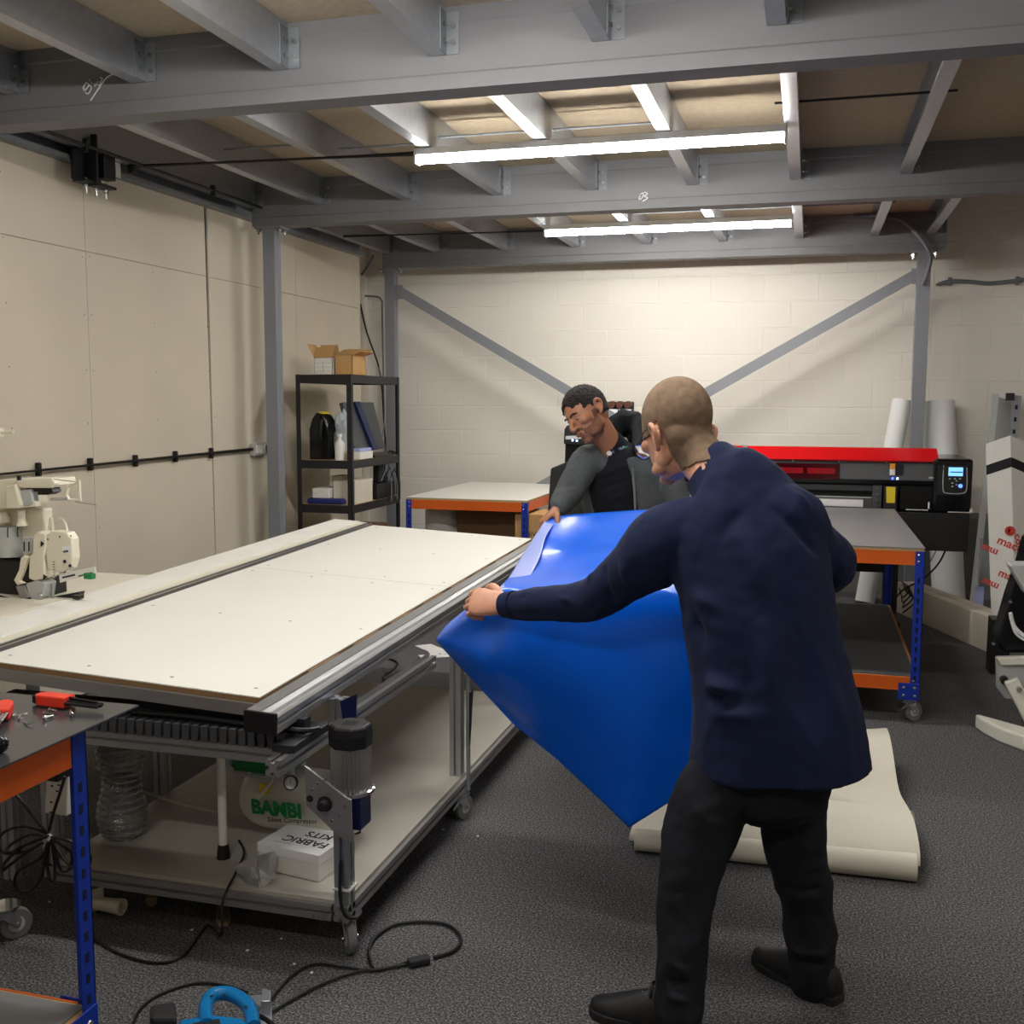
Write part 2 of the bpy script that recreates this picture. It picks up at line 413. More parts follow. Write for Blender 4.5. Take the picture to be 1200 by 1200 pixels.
# galvanised channel along the left wall
b = MB(); x = XW+.002
def chan(mb, x, y0, y1):
    pr = [(0, 0), (.075, 0), (.075, .022), (.07, .022), (.07, .005), (.006, .005), (.006, .195), (.07, .195), (.07, .18), (.075, .18), (.075, .2), (0, .2)]
    n = len(pr); mb.add([(x+a, y, Zb+.06+z) for y in (y0, y1) for a, z in pr], [(i, (i+1) % n, n+(i+1) % n, n+i) for i in range(n)] + [tuple(range(n))[::-1], tuple(range(n, 2*n))])
t = thing('steel_channel', 'dull galvanised channel fixed along the top of the plasterboard wall', 'channel', (x, 5.0, Zb+.06))
chan(b, x, 4.07, 8.6); chan(b, x, -2.5, 3.9)
b.build('channel', 'galv_dark', t)
_q = at(121, 194, X=x+.077); SY, SZ = _q.y, _q.z
b = MB(); b.box(x+.0762, x+.0772, SY-.15, SY+.15, SZ-.04, SZ+.04); b.build('sticker', 'white_card', t)
b = MB()
for k in range(9): b.box(x+.0772, x+.0776, SY-.13+k*.028, SY-.125+k*.028+random.uniform(.001, .012), SZ-.025, SZ+.025)
b.build('sticker_print', 'ink', t)
t = thing('beam_bracket', 'dark steel hanging bracket with bolts on the wall channel', 'bracket', (x+.1, 4.95, Zb-.12))
b = MB(); b.box(x+.079, x+.10, 4.78, 5.0, Zb-.04, Zb+.12); b.box(x+.079, x+.17, 4.87, 4.885, Zb-.06, Zb+.2); b.box(x+.079, x+.14, 4.97, 5.07, Zb+.0, Zb+.13); b.box(x+.07, x+.15, 4.8, 5.06, Zb-.05, Zb-.035)
b.build('plate', 'black_matt', t, bevel=.002)
b = MB()
for yy in (4.86, 4.94, 5.02): b.cyl((x+.11, yy, Zb-.10), (x+.11, yy, Zb-.02), .008); b.cyl((x+.11, yy, Zb-.07), (x+.11, yy, Zb-.055), .015, n=6)
b.build('bolt', 'zinc', t)

# joists
def joist(x, y0, y1, label, bay):
    t = thing('roof_joist', label, 'joist', (x, (y0+y1)/2, Zb+.125), bay)
    z0 = Zb+.125; z1 = Zt-.002; w = .065; s = -1
    pr = [(0, z0), (s*w, z0), (s*w, z0+.018), (s*(w-.003), z0+.018), (s*(w-.003), z0+.003), (s*.003, z0+.003), (s*.003, z1-.003), (s*(w-.003), z1-.003), (s*(w-.003), z1-.018), (s*w, z1-.018), (s*w, z1), (0, z1)]
    n = len(pr); b = MB(); b.add([(x+a, y, z) for y in (y0, y1) for a, z in pr], [(i, (i+1) % n, n+(i+1) % n, n+i) for i in range(n)] + [tuple(range(n))[::-1], tuple(range(n, 2*n))])
    b.build('channel', 'galv', t)
    for yy, sg in ((y0, 1), (y1, -1)):
        b = MB(); b.box(x+.001, x+.055, yy+sg*.001-.0015, yy+sg*.004, z0+.0, z1-.02); b.box(x+.001, x+.006, min(yy, yy+sg*.07), max(yy, yy+sg*.07), z0, z1-.02)
        b.build('cleat', 'galv_dark', t)
        b = MB()
        for dz in (.04, .10):
            b.cyl((x+.035, yy+sg*.004, z0+dz), (x+.035, yy+sg*.016, z0+dz), .010, n=6)
            b.cyl((x-.012, yy+sg*.04, z0+dz), (x+.018, yy+sg*.04, z0+dz), .009, n=6)
        b.build('bolt', 'zinc', t)
    return t
ordn = ['first', 'second', 'third', 'fourth', 'fifth', 'sixth', 'seventh', 'eighth', 'ninth', 'tenth', 'eleventh']
J1 = [-3.30, -2.68, -2.03, -1.37, -.74, -.12]
for i, x in enumerate(J1): joist(x, .8, BY[0]-.001, 'galvanised joist above the nearest beam, %s from the left wall' % ordn[i], 'joists in the bay over the camera')
J2 = [-3.66, -3.16, -2.54, -1.92, -1.305, -.69, -.09, .52]
for i, x in enumerate(J2): joist(x, BY[0]+.135, BY[1]-.001, 'galvanised joist between the nearest and middle beams, %s from the left wall' % ordn[i], 'joists in the middle bay')
J3 = [-3.62, -3.16, -2.54, -1.92, -1.305, -.69, -.09, .48, .90]
for i, x in enumerate(J3): joist(x, BY[1]+.135, BY[2]-.001, 'galvanised joist between the middle and back beams, %s from the left wall' % ordn[i], 'joists in the far bay')
# thin tie rods between joists
def rod(p0, p1, label, m='galv_dark', r=.006):
    b = MB(); b.cyl(p0, p1, r, n=8); tag(b.build('tie_rod', m, smooth=True), label, 'rod', 'thin tie rods between the joists')
for a, c, Y, ww in ((-3.16, -2.60, 5.35, 'leftmost in the middle bay'), (-2.54, -1.98, 5.5, 'second from the left in the middle bay'), (-1.92, -.75, 5.4, 'beside the nearer strip light'), (-.15, .56, 5.2, 'rightmost in the middle bay, dark'),
              (-3.16, -2.6, 7.6, 'leftmost in the far bay'), (-2.54, -1.97, 7.7, 'second from the left in the far bay'), (-1.3, -.2, 7.9, 'above the farther strip light'), (-.1, .5, 7.9, 'rightmost in the far bay')):
    rod((a-.05, Y, Zb+.20), (c+.03, Y, Zb+.20), 'thin tie rod between joists, '+ww, 'galv_dark' if 'dark' not in ww else 'black_matt')

# posts and braces
def post(x, y, label, w=.09):
    t = thing('steel_post', label, 'post', (x, y, 0), 'grey steel mezzanine posts')
    b = MB(); h = w/2
    pr = [(-h, -h), (h, -h), (h, -h+.02), (h-.004, -h+.022), (h-.004, h-.022), (h, h-.02), (h, h), (-h, h)]
    n = len(pr); b.add([(x+a, y+c, z) for z in (.012, Zb-.012) for a, c in pr], [(i, (i+1) % n, n+(i+1) % n, n+i) for i in range(n)] + [tuple(range(n))[::-1], tuple(range(n, 2*n))])
    b.build('shaft', 'post', t, bevel=.004)
    b = MB(); b.box(x-.1, x+.1, y-.07, y+.07, 0, .012); b.build('base_plate', 'post', t)
    b = MB(); b.box(x-.1, x+.1, y-.06, y+.06, Zb-.012, Zb); b.build('cap_plate', 'post', t)
    b = MB()
    for sx in (-.08, .08):
        for sy in (-.035, .035):
            b.cyl((x+sx, y+sy, Zb-.05), (x+sx, y+sy, Zb-.012), .008, n=8); b.cyl((x+sx, y+sy, Zb-.032), (x+sx, y+sy, Zb-.015), .016, n=6)
    b.build('bolt', 'zinc', t)
    return t
post(-3.59, 6.665, 'grey steel post under the middle beam by the plasterboard wall')
post(-3.66, 8.995, 'grey steel post in the back left corner behind the shelf unit')
post(.83, 8.995, 'grey steel post at the back right under the end of the back beam', .10)
def brace(p0, p1, label):
    t = thing('cross_brace', label, 'brace', p1, 'diagonal flat steel braces on the back wall')
    p0 = Vector(p0); p1 = Vector(p1); d = (p1-p0).normalized()
    b = MB(); b.bar(p0-d*.04, p1, .006, .085, hint=(0, 1, 0) if False else (0, 0, 1))
    o = b.build('flat_bar', 'post', t)
    b = MB(); b.cyl(p0+V(0, -.02, 0), p0+V(0, .02, 0), .012, n=6); b.build('bolt', 'zinc', t)
    s = 1 if d.x > 0 else -1
    b = MB(); b.box(min(p0.x-s*.10, p0.x+s*.03), max(p0.x-s*.10, p0.x+s*.03), p0.y+.006, p0.y+.014, p0.z-.07, p0.z+.05); b.build('gusset', 'post', t)
# braces meet the floor side of the opposite posts; both pass behind the men
pl0 = at(468, 341, Y=8.95); pl1 = at(672, 462, Y=8.95); d = (pl1-pl0); brace(pl0, pl0+d*2.45, 'grey flat diagonal brace falling to the right from the back left post')
pr0 = at(1073, 322, Y=8.98); pr1 = at(825, 462, Y=8.98); d = (pr1-pr0); brace(pr0, pr0+d*2.0, 'grey flat diagonal brace falling to the left from the back right post')

# strip lights
def strip(x0, x1, y, label, m='tube_light'):
    t = thing('strip_light', label, 'light', ((x0+x1)/2, y, 2.87), 'long ceiling strip lights')
    b = MB(); b.box(x0-.01, x1+.01, y-.032, y+.032, 2.885, 2.922); b.build('housing', 'lamp_body', t, bevel=.004)
    b = MB(); pr = [(-.03, 0), (-.028, -.02), (-.018, -.034), (0, -.04), (.018, -.034), (.028, -.02), (.03, 0)]
    n = len(pr); b.add([(x, y+a, 2.885+z) for x in (x0, x1) for a, z in pr], [(i, (i+1) % n, n+(i+1) % n, n+i) for i in range(n)] + [tuple(range(n))[::-1], tuple(range(n, 2*n))])
    b.build('diffuser', m, t)
    b = MB(); b.box(x0-.014, x0, y-.033, y+.033, 2.842, 2.922); b.box(x1, x1+.014, y-.033, y+.033, 2.842, 2.922); b.build('end_cap', 'lamp_body', t, bevel=.004)
    return t
strip(-2.0, -.155, 5.30, 'long lit strip light, the nearer one between the two grey beams')
strip(-1.93, -.165, 7.80, 'long lit strip light, the farther one near the back wall')
strip(-2.0, -.155, 2.75, 'long lit strip light over the front of the cutting table')
strip(-2.0, -.155, .1, 'added unseen strip light over the camera, dimmer fill for the foreground', m='fill_light')  # fill lamp added out of view to lift the dark foreground
strip(1.7, 3.5, 2.2, 'added unseen strip light right of the camera, fill for the right side', m='fill_light')  # fill lamp added out of view to brighten the ceiling at the right
# black conduits
def conduit(pts, label, r=.01, clips=(), m='cable', name='conduit'):
    t = thing(name, label, 'conduit', pts[0]); b = MB(); b.tube(pts, r, 10, 4 if len(pts) > 2 else 0); b.build('pipe', m, t, smooth=True)
    for c in clips:
        b = MB(); b.box(c[0]-.014, c[0]+.014, c[1]-.012, c[1]+.012, c[2]-.035, c[2]+.035); b.build('clip', m, t, bevel=.006)
    return t
conduit([(XW+.03, y, at(0, 555, X=XW).z + (y-4.28)*.008) for y in (-1.5, 6.66)], 'black surface conduit running along the plasterboard wall to a grey socket', .011,
        [(XW+.016, y, at(0, 555, X=XW).z + (y-4.28)*.008) for y in (4.60, 4.88, 5.24, 5.63, 6.0)] if False else [(XW+.016, at(x, y, X=XW).y, at(x, y, X=XW).z) for x, y in ((42, 550), (103, 544), (156, 540), (203, 535), (245, 531))])
p = at(302, 526, X=XW)
t = thing('wall_socket', 'grey metal double socket at the end of the black conduit by the post', 'socket', (XW+.02, p.y, p.z-.06))
b = MB(); b.box(XW, XW+.045, p.y-.12, p.y+.1, p.z-.045, p.z+.045); b.build('back_box', 'machine_grey', t, bevel=.006)
b = MB(); b.box(XW+.045, XW+.052, p.y-.11, p.y-.02, p.z-.03, p.z+.03); b.box(XW+.045, XW+.052, p.y, p.y+.08, p.z-.03, p.z+.03); b.build('face_plate', 'white_card', t, bevel=.003)
b = MB(); b.box(XW+.052, XW+.09, p.y+.02, p.y+.07, p.z-.025, p.z+.03); b.build('plug', 'black', t, bevel=.006)
conduit([V(XW+.1, 5.24, Zb+.115), V(-2.0, 5.30, Zb+.10)], 'black flat conduit crossing from the wall channel to the nearer strip light', .012, [(XW+.12, 5.24, Zb+.115)])
conduit([V(-3.55, 7.75, Zb+.10), V(-1.94, 7.80, Zb+.085)], 'thin black conduit crossing to the farther strip light', .010)
conduit([V(-3.60, 4.1, Zb+.113), V(-3.60, 5.2, Zb+.113), V(-3.60, 6.55, Zb+.113)], 'black conduit running under the joist beside the wall channel', .010, [(-3.6, 4.75, Zb+.113), (-3.6, 5.95, Zb+.113)])
conduit([at(1000, 253, Y=8.90), at(1050, 256, Y=8.9), at(1075, 275, Y=8.88), at(1090, 298, Y=8.87), at(1088, 315, Y=8.88), at(1081, 334, Y=8.92)], 'grey armoured cable curving down the back right post', .016, m='grey_cable', name='armoured_cable')
conduit([at(x, y, Y=9.32) for x, y in ((1097, 334), (1112, 330), (1135, 330), (1160, 332), (1200, 328), (1260, 322))], 'grey cable clipped along the back wall right of the post', .016,
        [at(1113, 330, Y=9.32), at(1192, 329, Y=9.32)], m='grey_cable', name='armoured_cable')
conduit([at(421, 350, Y=9.2), at(430, 390, Y=9.2), at(446, 440, Y=9.2), at(452, 520, Y=9.25), at(466, 600, Y=9.3)], 'thin black cable hanging in the back left corner above the shelf unit', .008, name='hanging_cable')
conduit([at(421, 347, Y=9.3), at(436, 347, Y=9.3), at(447, 352, Y=9.3), at(448, 380, Y=9.3), at(452, 560, Y=9.33)], 'grey cable turning down the wall beside the back left post', .008, m='grey_cable', name='wall_cable')
conduit([at(437, 300, Y=9.0), at(432, 310, Y=9.1), at(424, 322, Y=9.2)], 'short pale hose loop under the end of the wall channel', .010, m='grey_cable', name='wall_cable')
# ------------------------------------------------------------------ furniture helpers
def wheel_caster(x, y, z, r, parent, rot=0., brake=False, m='grey_rubber'):
    """swivel caster hanging under height z, wheel radius r, ground at z=0"""
    c, s = math.cos(rot), math.sin(rot)
    def P(a, b_, zz): return V(x+a*c-b_*s, y+a*s+b_*c, zz)
    b = MB(); b.cyl(P(0, 0, z-.004), P(0, 0, z), r*.95, n=16); b.lathe(P(0, 0, z-.026), (0, 0, 1), [(0, r*.5), (.004, r*.66), (.012, r*.7), (.02, r*.55), (.022, r*.3)], 20)
    for sg in (-1, 1):
        b.slab([P(-.0, sg*.017, z-.02), P(r*.55, sg*.017, z-.02), P(r*.9, sg*.017, r*1.25), P(r*.75, sg*.017, r*.8), P(r*.5, sg*.017, r*.85), P(-r*.35, sg*.017, z-.03)], P(0, sg*.003, 0)-P(0, 0, 0))
    b.cyl(P(r*.62, -.026, r), P(r*.62, .026, r), .007, n=10)
    if brake: b.slab([P(-r*.4, -.018, z-.02), P(-r*1.1, -.018, z-.045), P(-r*1.1, -.018, z-.055), P(-r*.3, -.018, z-.035)], P(0, .036, 0)-P(0, 0, 0))
    k = b.build('caster', 'chrome', parent, smooth=True)
    b = MB(); b.lathe(P(r*.62, -.0125, r), P(0, 1, 0)-P(0, 0, 0), [(0, r*.55), (0, r*.94), (.004, r), (.021, r), (.025, r*.94), (.025, r*.55)], 28); b.build('wheel', m, k, smooth=True)
    b = MB(); b.lathe(P(r*.62, -.0135, r), P(0, 1, 0)-P(0, 0, 0), [(0, .004), (0, r*.5), (.027, r*.5), (.027, .004)], 20); b.build('hub', 'machine_grey', k, smooth=True)
    return k
def rack_leg(x, y, z0, z1, sx, sy, parent, w=.045):
    b = MB(); th = .003
    xa, xb = sorted((x, x+sx*w)); b.box(xa, xb, min(y, y+sy*th), max(y, y+sy*th), z0, z1)
    ya, yb = sorted((y, y+sy*w)); b.box(min(x, x+sx*th), max(x, x+sx*th), ya, yb, z0, z1)
    z = z0+.05
    while z < z1-.12:
        xm = x+sx*w*.55; b.box(xm-.006, xm+.006, min(y-sy*.0008, y), max(y-sy*.0008, y), z, z+.022, mi=1); b.box(xm-.003, xm+.003, min(y-sy*.0009, y), max(y-sy*.0009, y), z-.01, z, mi=1)
        ym = y+sy*w*.55; b.box(min(x-sx*.0008, x), max(x-sx*.0008, x), ym-.006, ym+.006, z, z+.022, mi=1)
        z += .05
    return b.build('leg', ['blue_leg', 'slot'], parent)
def rack_bench(x0, x1, y0, y1, top, label, topm, lower=None, lowm='grey_mat', over=0., casters=0., inset=0., group=None, legy=None, cin=.004):
    t = thing('work_bench', label, 'workbench', ((x0+x1)/2, (y0+y1)/2, 0))
    b = MB(); b.box(x0-over, x1+over, y0-over, y1+over, top-.004, top); b.build('top_sheet', topm, t)
    b = MB(); b.box(x0+cin, x1-cin, y0+cin, y1-cin, top-.018, top-.004); b.build('chipboard_panel', 'mdf', t)
    X0, X1, Y0, Y1 = x0+inset, x1-inset, y0+inset, y1-inset
    if legy: Y0, Y1 = legy
    zb = casters
    lv = [(top-.018, .07)] + ([(lower, .07)] if lower else [])
    for zt_, h in lv:
        for (a0, a1) in (((X0+.045, Y0+.006), (X1-.045, Y0+.006)), ((X0+.045, Y1-.006), (X1-.045, Y1-.006))):
            b = MB(); b.box(a0[0], a1[0], a0[1]-.003, a1[1]+.003, zt_-h, zt_); b.box(a0[0], a1[0], a0[1]-.004, a1[1]+.02 if a0[1] < (Y0+Y1)/2 else a1[1]+.004, zt_-h, zt_-h+.003); b.build('beam', 'orange', t, bevel=.002)
        for xx in (X0+.006, X1-.006):
            b = MB(); b.box(xx-.003, xx+.003, Y0+.045, Y1-.045, zt_-h, zt_); b.build('beam', 'orange', t, bevel=.002)
    if lower:
        b = MB(); b.box(X0+.008, X1-.008, Y0+.008, Y1-.008, lower-.016, lower-.002); b.build('shelf_board', 'mdf', t)
        b = MB(); b.box(X0+.02, X1-.02, Y0+.02, Y1-.02, lower-.002, lower+.003); b.build('shelf_mat', lowm, t)
    for xx, sx in ((X0, 1), (X1, -1)):
        for yy, sy in ((Y0, 1), (Y1, -1)):
            rack_leg(xx, yy, zb, top-.018, sx, sy, t)
            b = MB()
            for zt_, h in lv:
                for dz in (.018, .05): b.lathe((xx+sx*.03, yy-sy*.0, zt_-dz), (0, -sy, 0), [(0, .007), (.003, .006), (.0045, .001)], 10)
            b.build('rivet', 'zinc', t)
            if casters:
                b = MB(); b.box(min(xx, xx+sx*.10), max(xx, xx+sx*.10), min(yy-sy*.004, yy), max(yy-sy*.004, yy), zb-.003, zb+.085); b.box(min(xx, xx+sx*.09), max(xx, xx+sx*.09), min(yy, yy+sy*.09), max(yy, yy+sy*.09), zb-.003, zb+.001)
                b.build('corner_plate', 'blue_leg', t, bevel=.002)
                b = MB()
                for ax in (.022, .075):
                    for az in (.02, .062): b.lathe((xx+sx*ax, yy-sy*.004, zb+az), (0, -sy, 0), [(0, .009), (.004, .008), (.006, .001)], 12)
                b.build('bolt', 'zinc', t)
                wheel_caster(xx+sx*.045, yy+sy*.045, zb-.003, casters*.40, t, rot=(.6 if sx < 0 else 2.4), brake=True)
    if legy:
        for xx, sx in ((X0, 1), (X1, -1)):
            b = MB(); b.box(min(xx, xx-sx*.004), max(xx, xx-sx*.004), Y1-.13, Y1+.001, lower-.10, lower+.005); b.box(min(xx, xx+sx*.10), max(xx, xx+sx*.10), Y1, Y1+.004, lower-.10, lower+.005); b.build('corner_plate', 'blue_leg', t, bevel=.002)
            b = MB()
            for ay in (.03, .10):
                for az in (.03, .075): b.lathe((xx-sx*.004, Y1-ay, lower-az), (-sx, 0, 0), [(0, .009), (.004, .008), (.006, .001)], 12)
            b.build('bolt', 'zinc', t)
    return t
# right bench, left bench at the back, front left bench
rack_bench(-.32, .578, 5.56, 7.58, .90, 'blue and orange workbench on casters at the right with a grey sheet top', 'grey_sheet', lower=.24, lowm='grey_mat', casters=.125)
rack_bench(-2.915, -1.965, 7.42, 9.02, .90, 'blue and orange workbench against the back wall with a glossy white top', 'board')
def front_bench():
    x1, y1 = -1.512, 2.112
    t = rack_bench(-2.35, x1, .3, y1, .90, 'blue and orange workbench at the bottom left with a dark steel top', 'sheet_steel', lower=.235, lowm='grey_sheet', legy=(.32, 1.955), inset=.028, cin=.05)
front_bench()

# ------------------------------------------------------------------ cutting table
A0 = V(-1.483, 2.627, .78); EX = V(-1, 0, .045).normalized(); EY = V(.005, 1, .024); EY = (EY-EX*EY.dot(EX)).normalized(); EN = EY.cross(EX).normalized()
if EN.z < 0: EN = -EN
def TT(u, v, w=0): return A0 + EX*u + EY*v + EN*w
def tbox(b, u0, u1, v0, v1, w0, w1, mi=None):
    vs = [TT(u, v, w) for w in (w0, w1) for v in (v0, v1) for u in (u0, u1)]
    return b.add(vs, [(0, 2, 3, 1), (4, 5, 7, 6), (0, 1, 5, 4), (2, 6, 7, 3), (0, 4, 6, 2), (1, 3, 7, 5)], mi)
ct = thing('cutting_table', 'long white topped cutting table in an aluminium frame on casters', 'table', (-1.77, 3.9, 0))
def panel(v0, v1):
    b = MB(); tbox(b, 0, .962, v0, v1, -.0035, 0); k = b.build('top_panel', 'board', ct)
    b = MB(); tbox(b, .0, .962, v0, v1, -.018, -.0036); b.build('panel_core', 'board_edge', k)
    b = MB()
    for u in (.05, .33, .62, .91):
        for v in (v0+.07, (v0+v1)/2, v1-.07):
            b.cyl(TT(u, v, 0), TT(u, v, .0006), .006, n=10)
    b.build('screw_head', 'alu_dull', k)
panel(0, 1.645); panel(1.650, 3.06)
b = MB(); tbox(b, .990, 1.005, -.02, 3.12, -.02, .002); tbox(b, 1.018, 1.03, -.02, 3.12, -.02, .001); tbox(b, .962, 1.035, -.02, 3.12, -.045, -.02); b.build('guide_rail', 'alu', ct)
b = MB(); tbox(b, 1.035, 1.085, -.05, 3.14, -.02, -.001); b.build('side_strip', 'board_cream', ct)
b = MB(); tbox(b, 1.085, 1.245, -.05, 3.14, -.02, .003); b.build('side_board', 'white_card', ct)
# double aluminium rail on the right side
b = MB()
prof = [(-.008, -.018), (-.008, -.008), (-.05, -.008), (-.05, -.014), (-.056, -.014), (-.056, -.008), (-.075, -.012), (-.082, -.020), (-.104, -.020), (-.104, -.034), (-.096, -.036), (-.096, -.044), (-.104, -.046), (-.104, -.066), (-.008, -.066)]
n = len(prof)
b.add([TT(u, v, w) for v in (-.09, 3.12) for u, w in prof], [(i, (i+1) % n, n+(i+1) % n, n+i) for i in range(n)] + [tuple(range(n))[::-1], tuple(range(n, 2*n))])
b.build('side_rail', 'alu', ct)
b = MB(); tbox(b, -.106, -.006, -.098, -.088, -.068, -.006); b.build('rail_end_cap', 'black', ct, bevel=.002)
b = MB()
for k in range(8): tbox(b, -.007, -.001, .30+k*.34, .52+k*.34, -.014, -.006)
b.build('magnet_strip', 'board_edge', ct)
b = MB(); tbox(b, 0, 1.2, -.012, .03, -.055, -.019); tbox(b, 0, 1.2, 3.02, 3.06, -.055, -.019); tbox(b, 1.14, 1.2, 0, 3.06, -.06, -.021); tbox(b, -.0, .05, 0, 3.06, -.055, -.019)
for v in (.8, 1.6, 2.4): tbox(b, 0, 1.2, v, v+.04, -.06, -.021)
b.build('top_frame', 'alu', ct)
# base platform with its profile rim
PX0, PX1, PY0, PY1 = -2.27, -1.245, 2.68, 4.96
b = MB(); b.box(PX0+.02, PX1-.012, PY0+.012, PY1-.02, .158, .170); b.build('platform_board', 'platform', ct)
def prim(p0, p1): b = MB(); profile(b, p0, p1); return b.build('base_profile', 'alu_dull', ct)
prim((PX0, PY0+.02, .135), (PX1-.05, PY0+.02, .135)); prim((PX1-.02, PY0, .135), (PX1-.02, PY1, .135)); prim((PX0+.02, PY0, .135), (PX0+.02, PY1, .135)); prim((PX0, PY1-.02, .135), (PX1, PY1-.02, .135))
for x, y, z1 in ((PX1-.02, PY0+.03, .58), (PX1-.035, 3.78, .74), (PX0+.0, 3.30, .72), (PX0+.0, PY0+.03, .56), (PX1-.035, 4.85, .76), (PX0+.0, 4.85, .8), (-2.38, 2.66, .56)):
    b = MB(); profile(b, (x, y, .17 if y > 2.8 else .115), (x, y, z1), hint=(0, 1, 0)); b.build('upright', 'alu', ct)
for i, (x, y) in enumerate(((-1.275, 2.745), (-1.262, 3.745), (-1.27, 4.84), (-2.28, 2.50), (-2.25, 3.8), (-2.25, 4.84))):
    wheel_caster(x, y, .112, .047, ct, rot=(-.9, 1.2, .5, 1.0, 0, 0)[i], brake=i in (1, 3), m='grey_rubber')
# front cross rails, energy chain and drive
p0 = at(40, 835, Y=2.62); p1 = at(350, 873, Y=2.62)
b = MB(); profile(b, (-2.40, 2.63, .618), (-1.385, 2.63, .618)); b.build('cross_profile', 'alu_dull', ct)
b = MB(); profile(b, (-1.375, 2.50, .625), (-1.375, 3.75, .625)); b.build('drive_profile', 'alu', ct)
b = MB(); b.box(-1.41, -1.34, 2.56, 2.78, .6485, .672); b.build('slide_block', 'black_matt', ct, bevel=.003)
b = MB()
for k in range(30):
    x = -2.30+k*.0305; b.box(x, x+.021, 2.60, 2.66, .6415, .6425+.045); b.box(x+.021, x+.0305, 2.607, 2.653, .660, .6425+.04, mi=1)
b.build('cable_chain', ['printer_grey', 'black'], ct)
b = MB(); b.box(-2.38, -1.36, 2.66, 2.70, .665, .715); b.build('chain_tray', 'black_matt', ct)
b = MB(); b.tube([(-1.92, 2.63, .70), (-1.7, 2.625, .705), (-1.5, 2.62, .70), (-1.36, 2.64, .69), (-1.335, 2.70, .68)], .008, 8); b.build('sleeved_cable', 'cable', ct, smooth=True)
# triangular navy brackets that carry the tilting top
def bracket(x, y, z0, z1, w0, w1, wm):
    b = MB(); b.slab([(x, y-w0, z1), (x, y+w0, z1), (x, y+w1, z0), (x, y-w1, z0)], (.006, 0, 0)); b.build('tilt_bracket', 'navy_plate', ct)
    b = MB()
    for z in (z0+.03, z0+.07): b.cyl((x+.006, y, z), (x+.011, y, z), .009, n=8)
    b.build('bolt', 'zinc', ct)
b = MB(); b.slab([(-1.325, 2.825, .725), (-1.272, 2.825, .752), (-1.278, 2.825, .60), (-1.308, 2.825, .585)], (0, .006, 0)); b.build('tilt_bracket', 'navy_plate', ct)
b = MB()
for z in (.60, .635): b.cyl((-1.295, 2.828, z), (-1.295, 2.838, z), .008, n=8)
b.build('bolt', 'zinc', ct)
b = MB(); profile(b, (-1.355, 2.88, .62), (-1.355, 2.88, .72), hint=(0, 1, 0)); b.build('upright', 'alu', ct)
b = MB(); b.slab([(-1.235, 3.76, .49), (-1.21, 3.76, .52), (-1.222, 3.76, .30), (-1.236, 3.76, .29)], (0, .012, 0)); b.build('tilt_bracket', 'black', ct)
b = MB(); b.cyl((-1.229, 3.766, .12), (-1.229, 3.766, .75), .008, n=10); b.build('gas_strut', 'galv_dark', ct)
# drive motor on its plate
b = MB(); pl = [at(x, y, Y=2.55) for x, y in ((357, 898), (405, 935), (411, 938), (412, 988), (398, 981), (359, 944))]
b.slab(pl, (0, .008, 0)); b.build('motor_plate', 'alu_dull', ct)
b = MB(); q = at(381, 942, Y=2.55); b.lathe(q+V(.0, .004, .0), (0, -1, 0), [(0, .022), (.006, .022), (.006, .013), (.03, .013), (.03, .004)], 22); b.cyl(q+V(-.045, .0, .01), q+V(-.045, -.002, .01), .010, n=14)
b.build('belt_pulley', 'black_matt', ct, smooth=True)
b = MB()
for px, py in ((372, 918), (381, 914), (392, 921), (398, 955), (389, 962), (404, 945), (366, 925)): q = at(px, py, Y=2.549); b.cyl(q+V(0, .003, 0), q+V(0, -.002, 0), .0035, n=8)
b.build('bolt', 'zinc', ct)
mc = at(411, 880, Y=2.66); mx, my = mc.x, mc.y
b = MB()
for k in range(28):
    a = 2*PI*k/28; b.box(-.0026, .0026, .028, .045, 0, .115) if False else None
ring = []
for k in range(56):
    a = 2*PI*k/56; ring.append((a, .058 if k % 2 else .050))
b.loft([[V(mx+math.cos(a)*r_, my+math.sin(a)*r_, z) for a, r_ in ring] for z in (.535, .655)]); b.build('motor_body', 'alu_dull', ct)
b = MB()
oc = lambda r_, z: [V(mx+math.cos(a)*r_, my+math.sin(a)*r_, z) for a in [PI/8+i*PI/4 for i in range(8)]]
b.loft([oc(.061, .655), oc(.063, .69), oc(.060, .712), oc(.054, .718)]); b.build('motor_cap', 'black', ct, bevel=.002)
b = MB()
for k in range(5): b.box(mx-.02, mx+.02, my-.017+k*.008, my-.013+k*.008, .718, .7188)
b.build('cooling_slots', 'ink', ct)
b = MB(); b.lathe((mx, my, .522), (0, 0, 1), [(0, .05), (0, .067), (.010, .069), (.014, .06), (.014, .04)], 32); b.build('motor_flange', 'chrome', ct, smooth=True)
b = MB(); b.box(mx-.008, mx+.048, my-.045, my+.03, .425, .522); b.build('gearbox', 'navy_plate', ct, bevel=.004)
b = MB(); b.tube([(mx-.04, my+.03, .60), (mx-.07, my+.05, .61), (mx-.11, my+.1, .63)], .006, 8); b.build('motor_lead', 'cable', ct, smooth=True)
b = MB(); b.box(-1.292, -1.236, 2.684, 2.74, .205, .211); b.build('cable_tie', 'white_card', ct)
b = MB(); b.tube([(-1.262, 2.68, .30), (-1.262, 2.672, .2), (-1.247, 2.672, .14), (-1.225, 2.70, .12)], .005, 8); b.build('brake_lead', 'cable', ct, smooth=True)
b = MB()
for x, y in ((330, 1068), (336, 1067)): pass
b.cyl((-1.335, 2.655, .135), (-1.335, 2.66, .135), .010, n=6); b.cyl((-1.31, 2.655, .133), (-1.31, 2.66, .133), .007, n=6); b.build('bolt', 'zinc', ct)

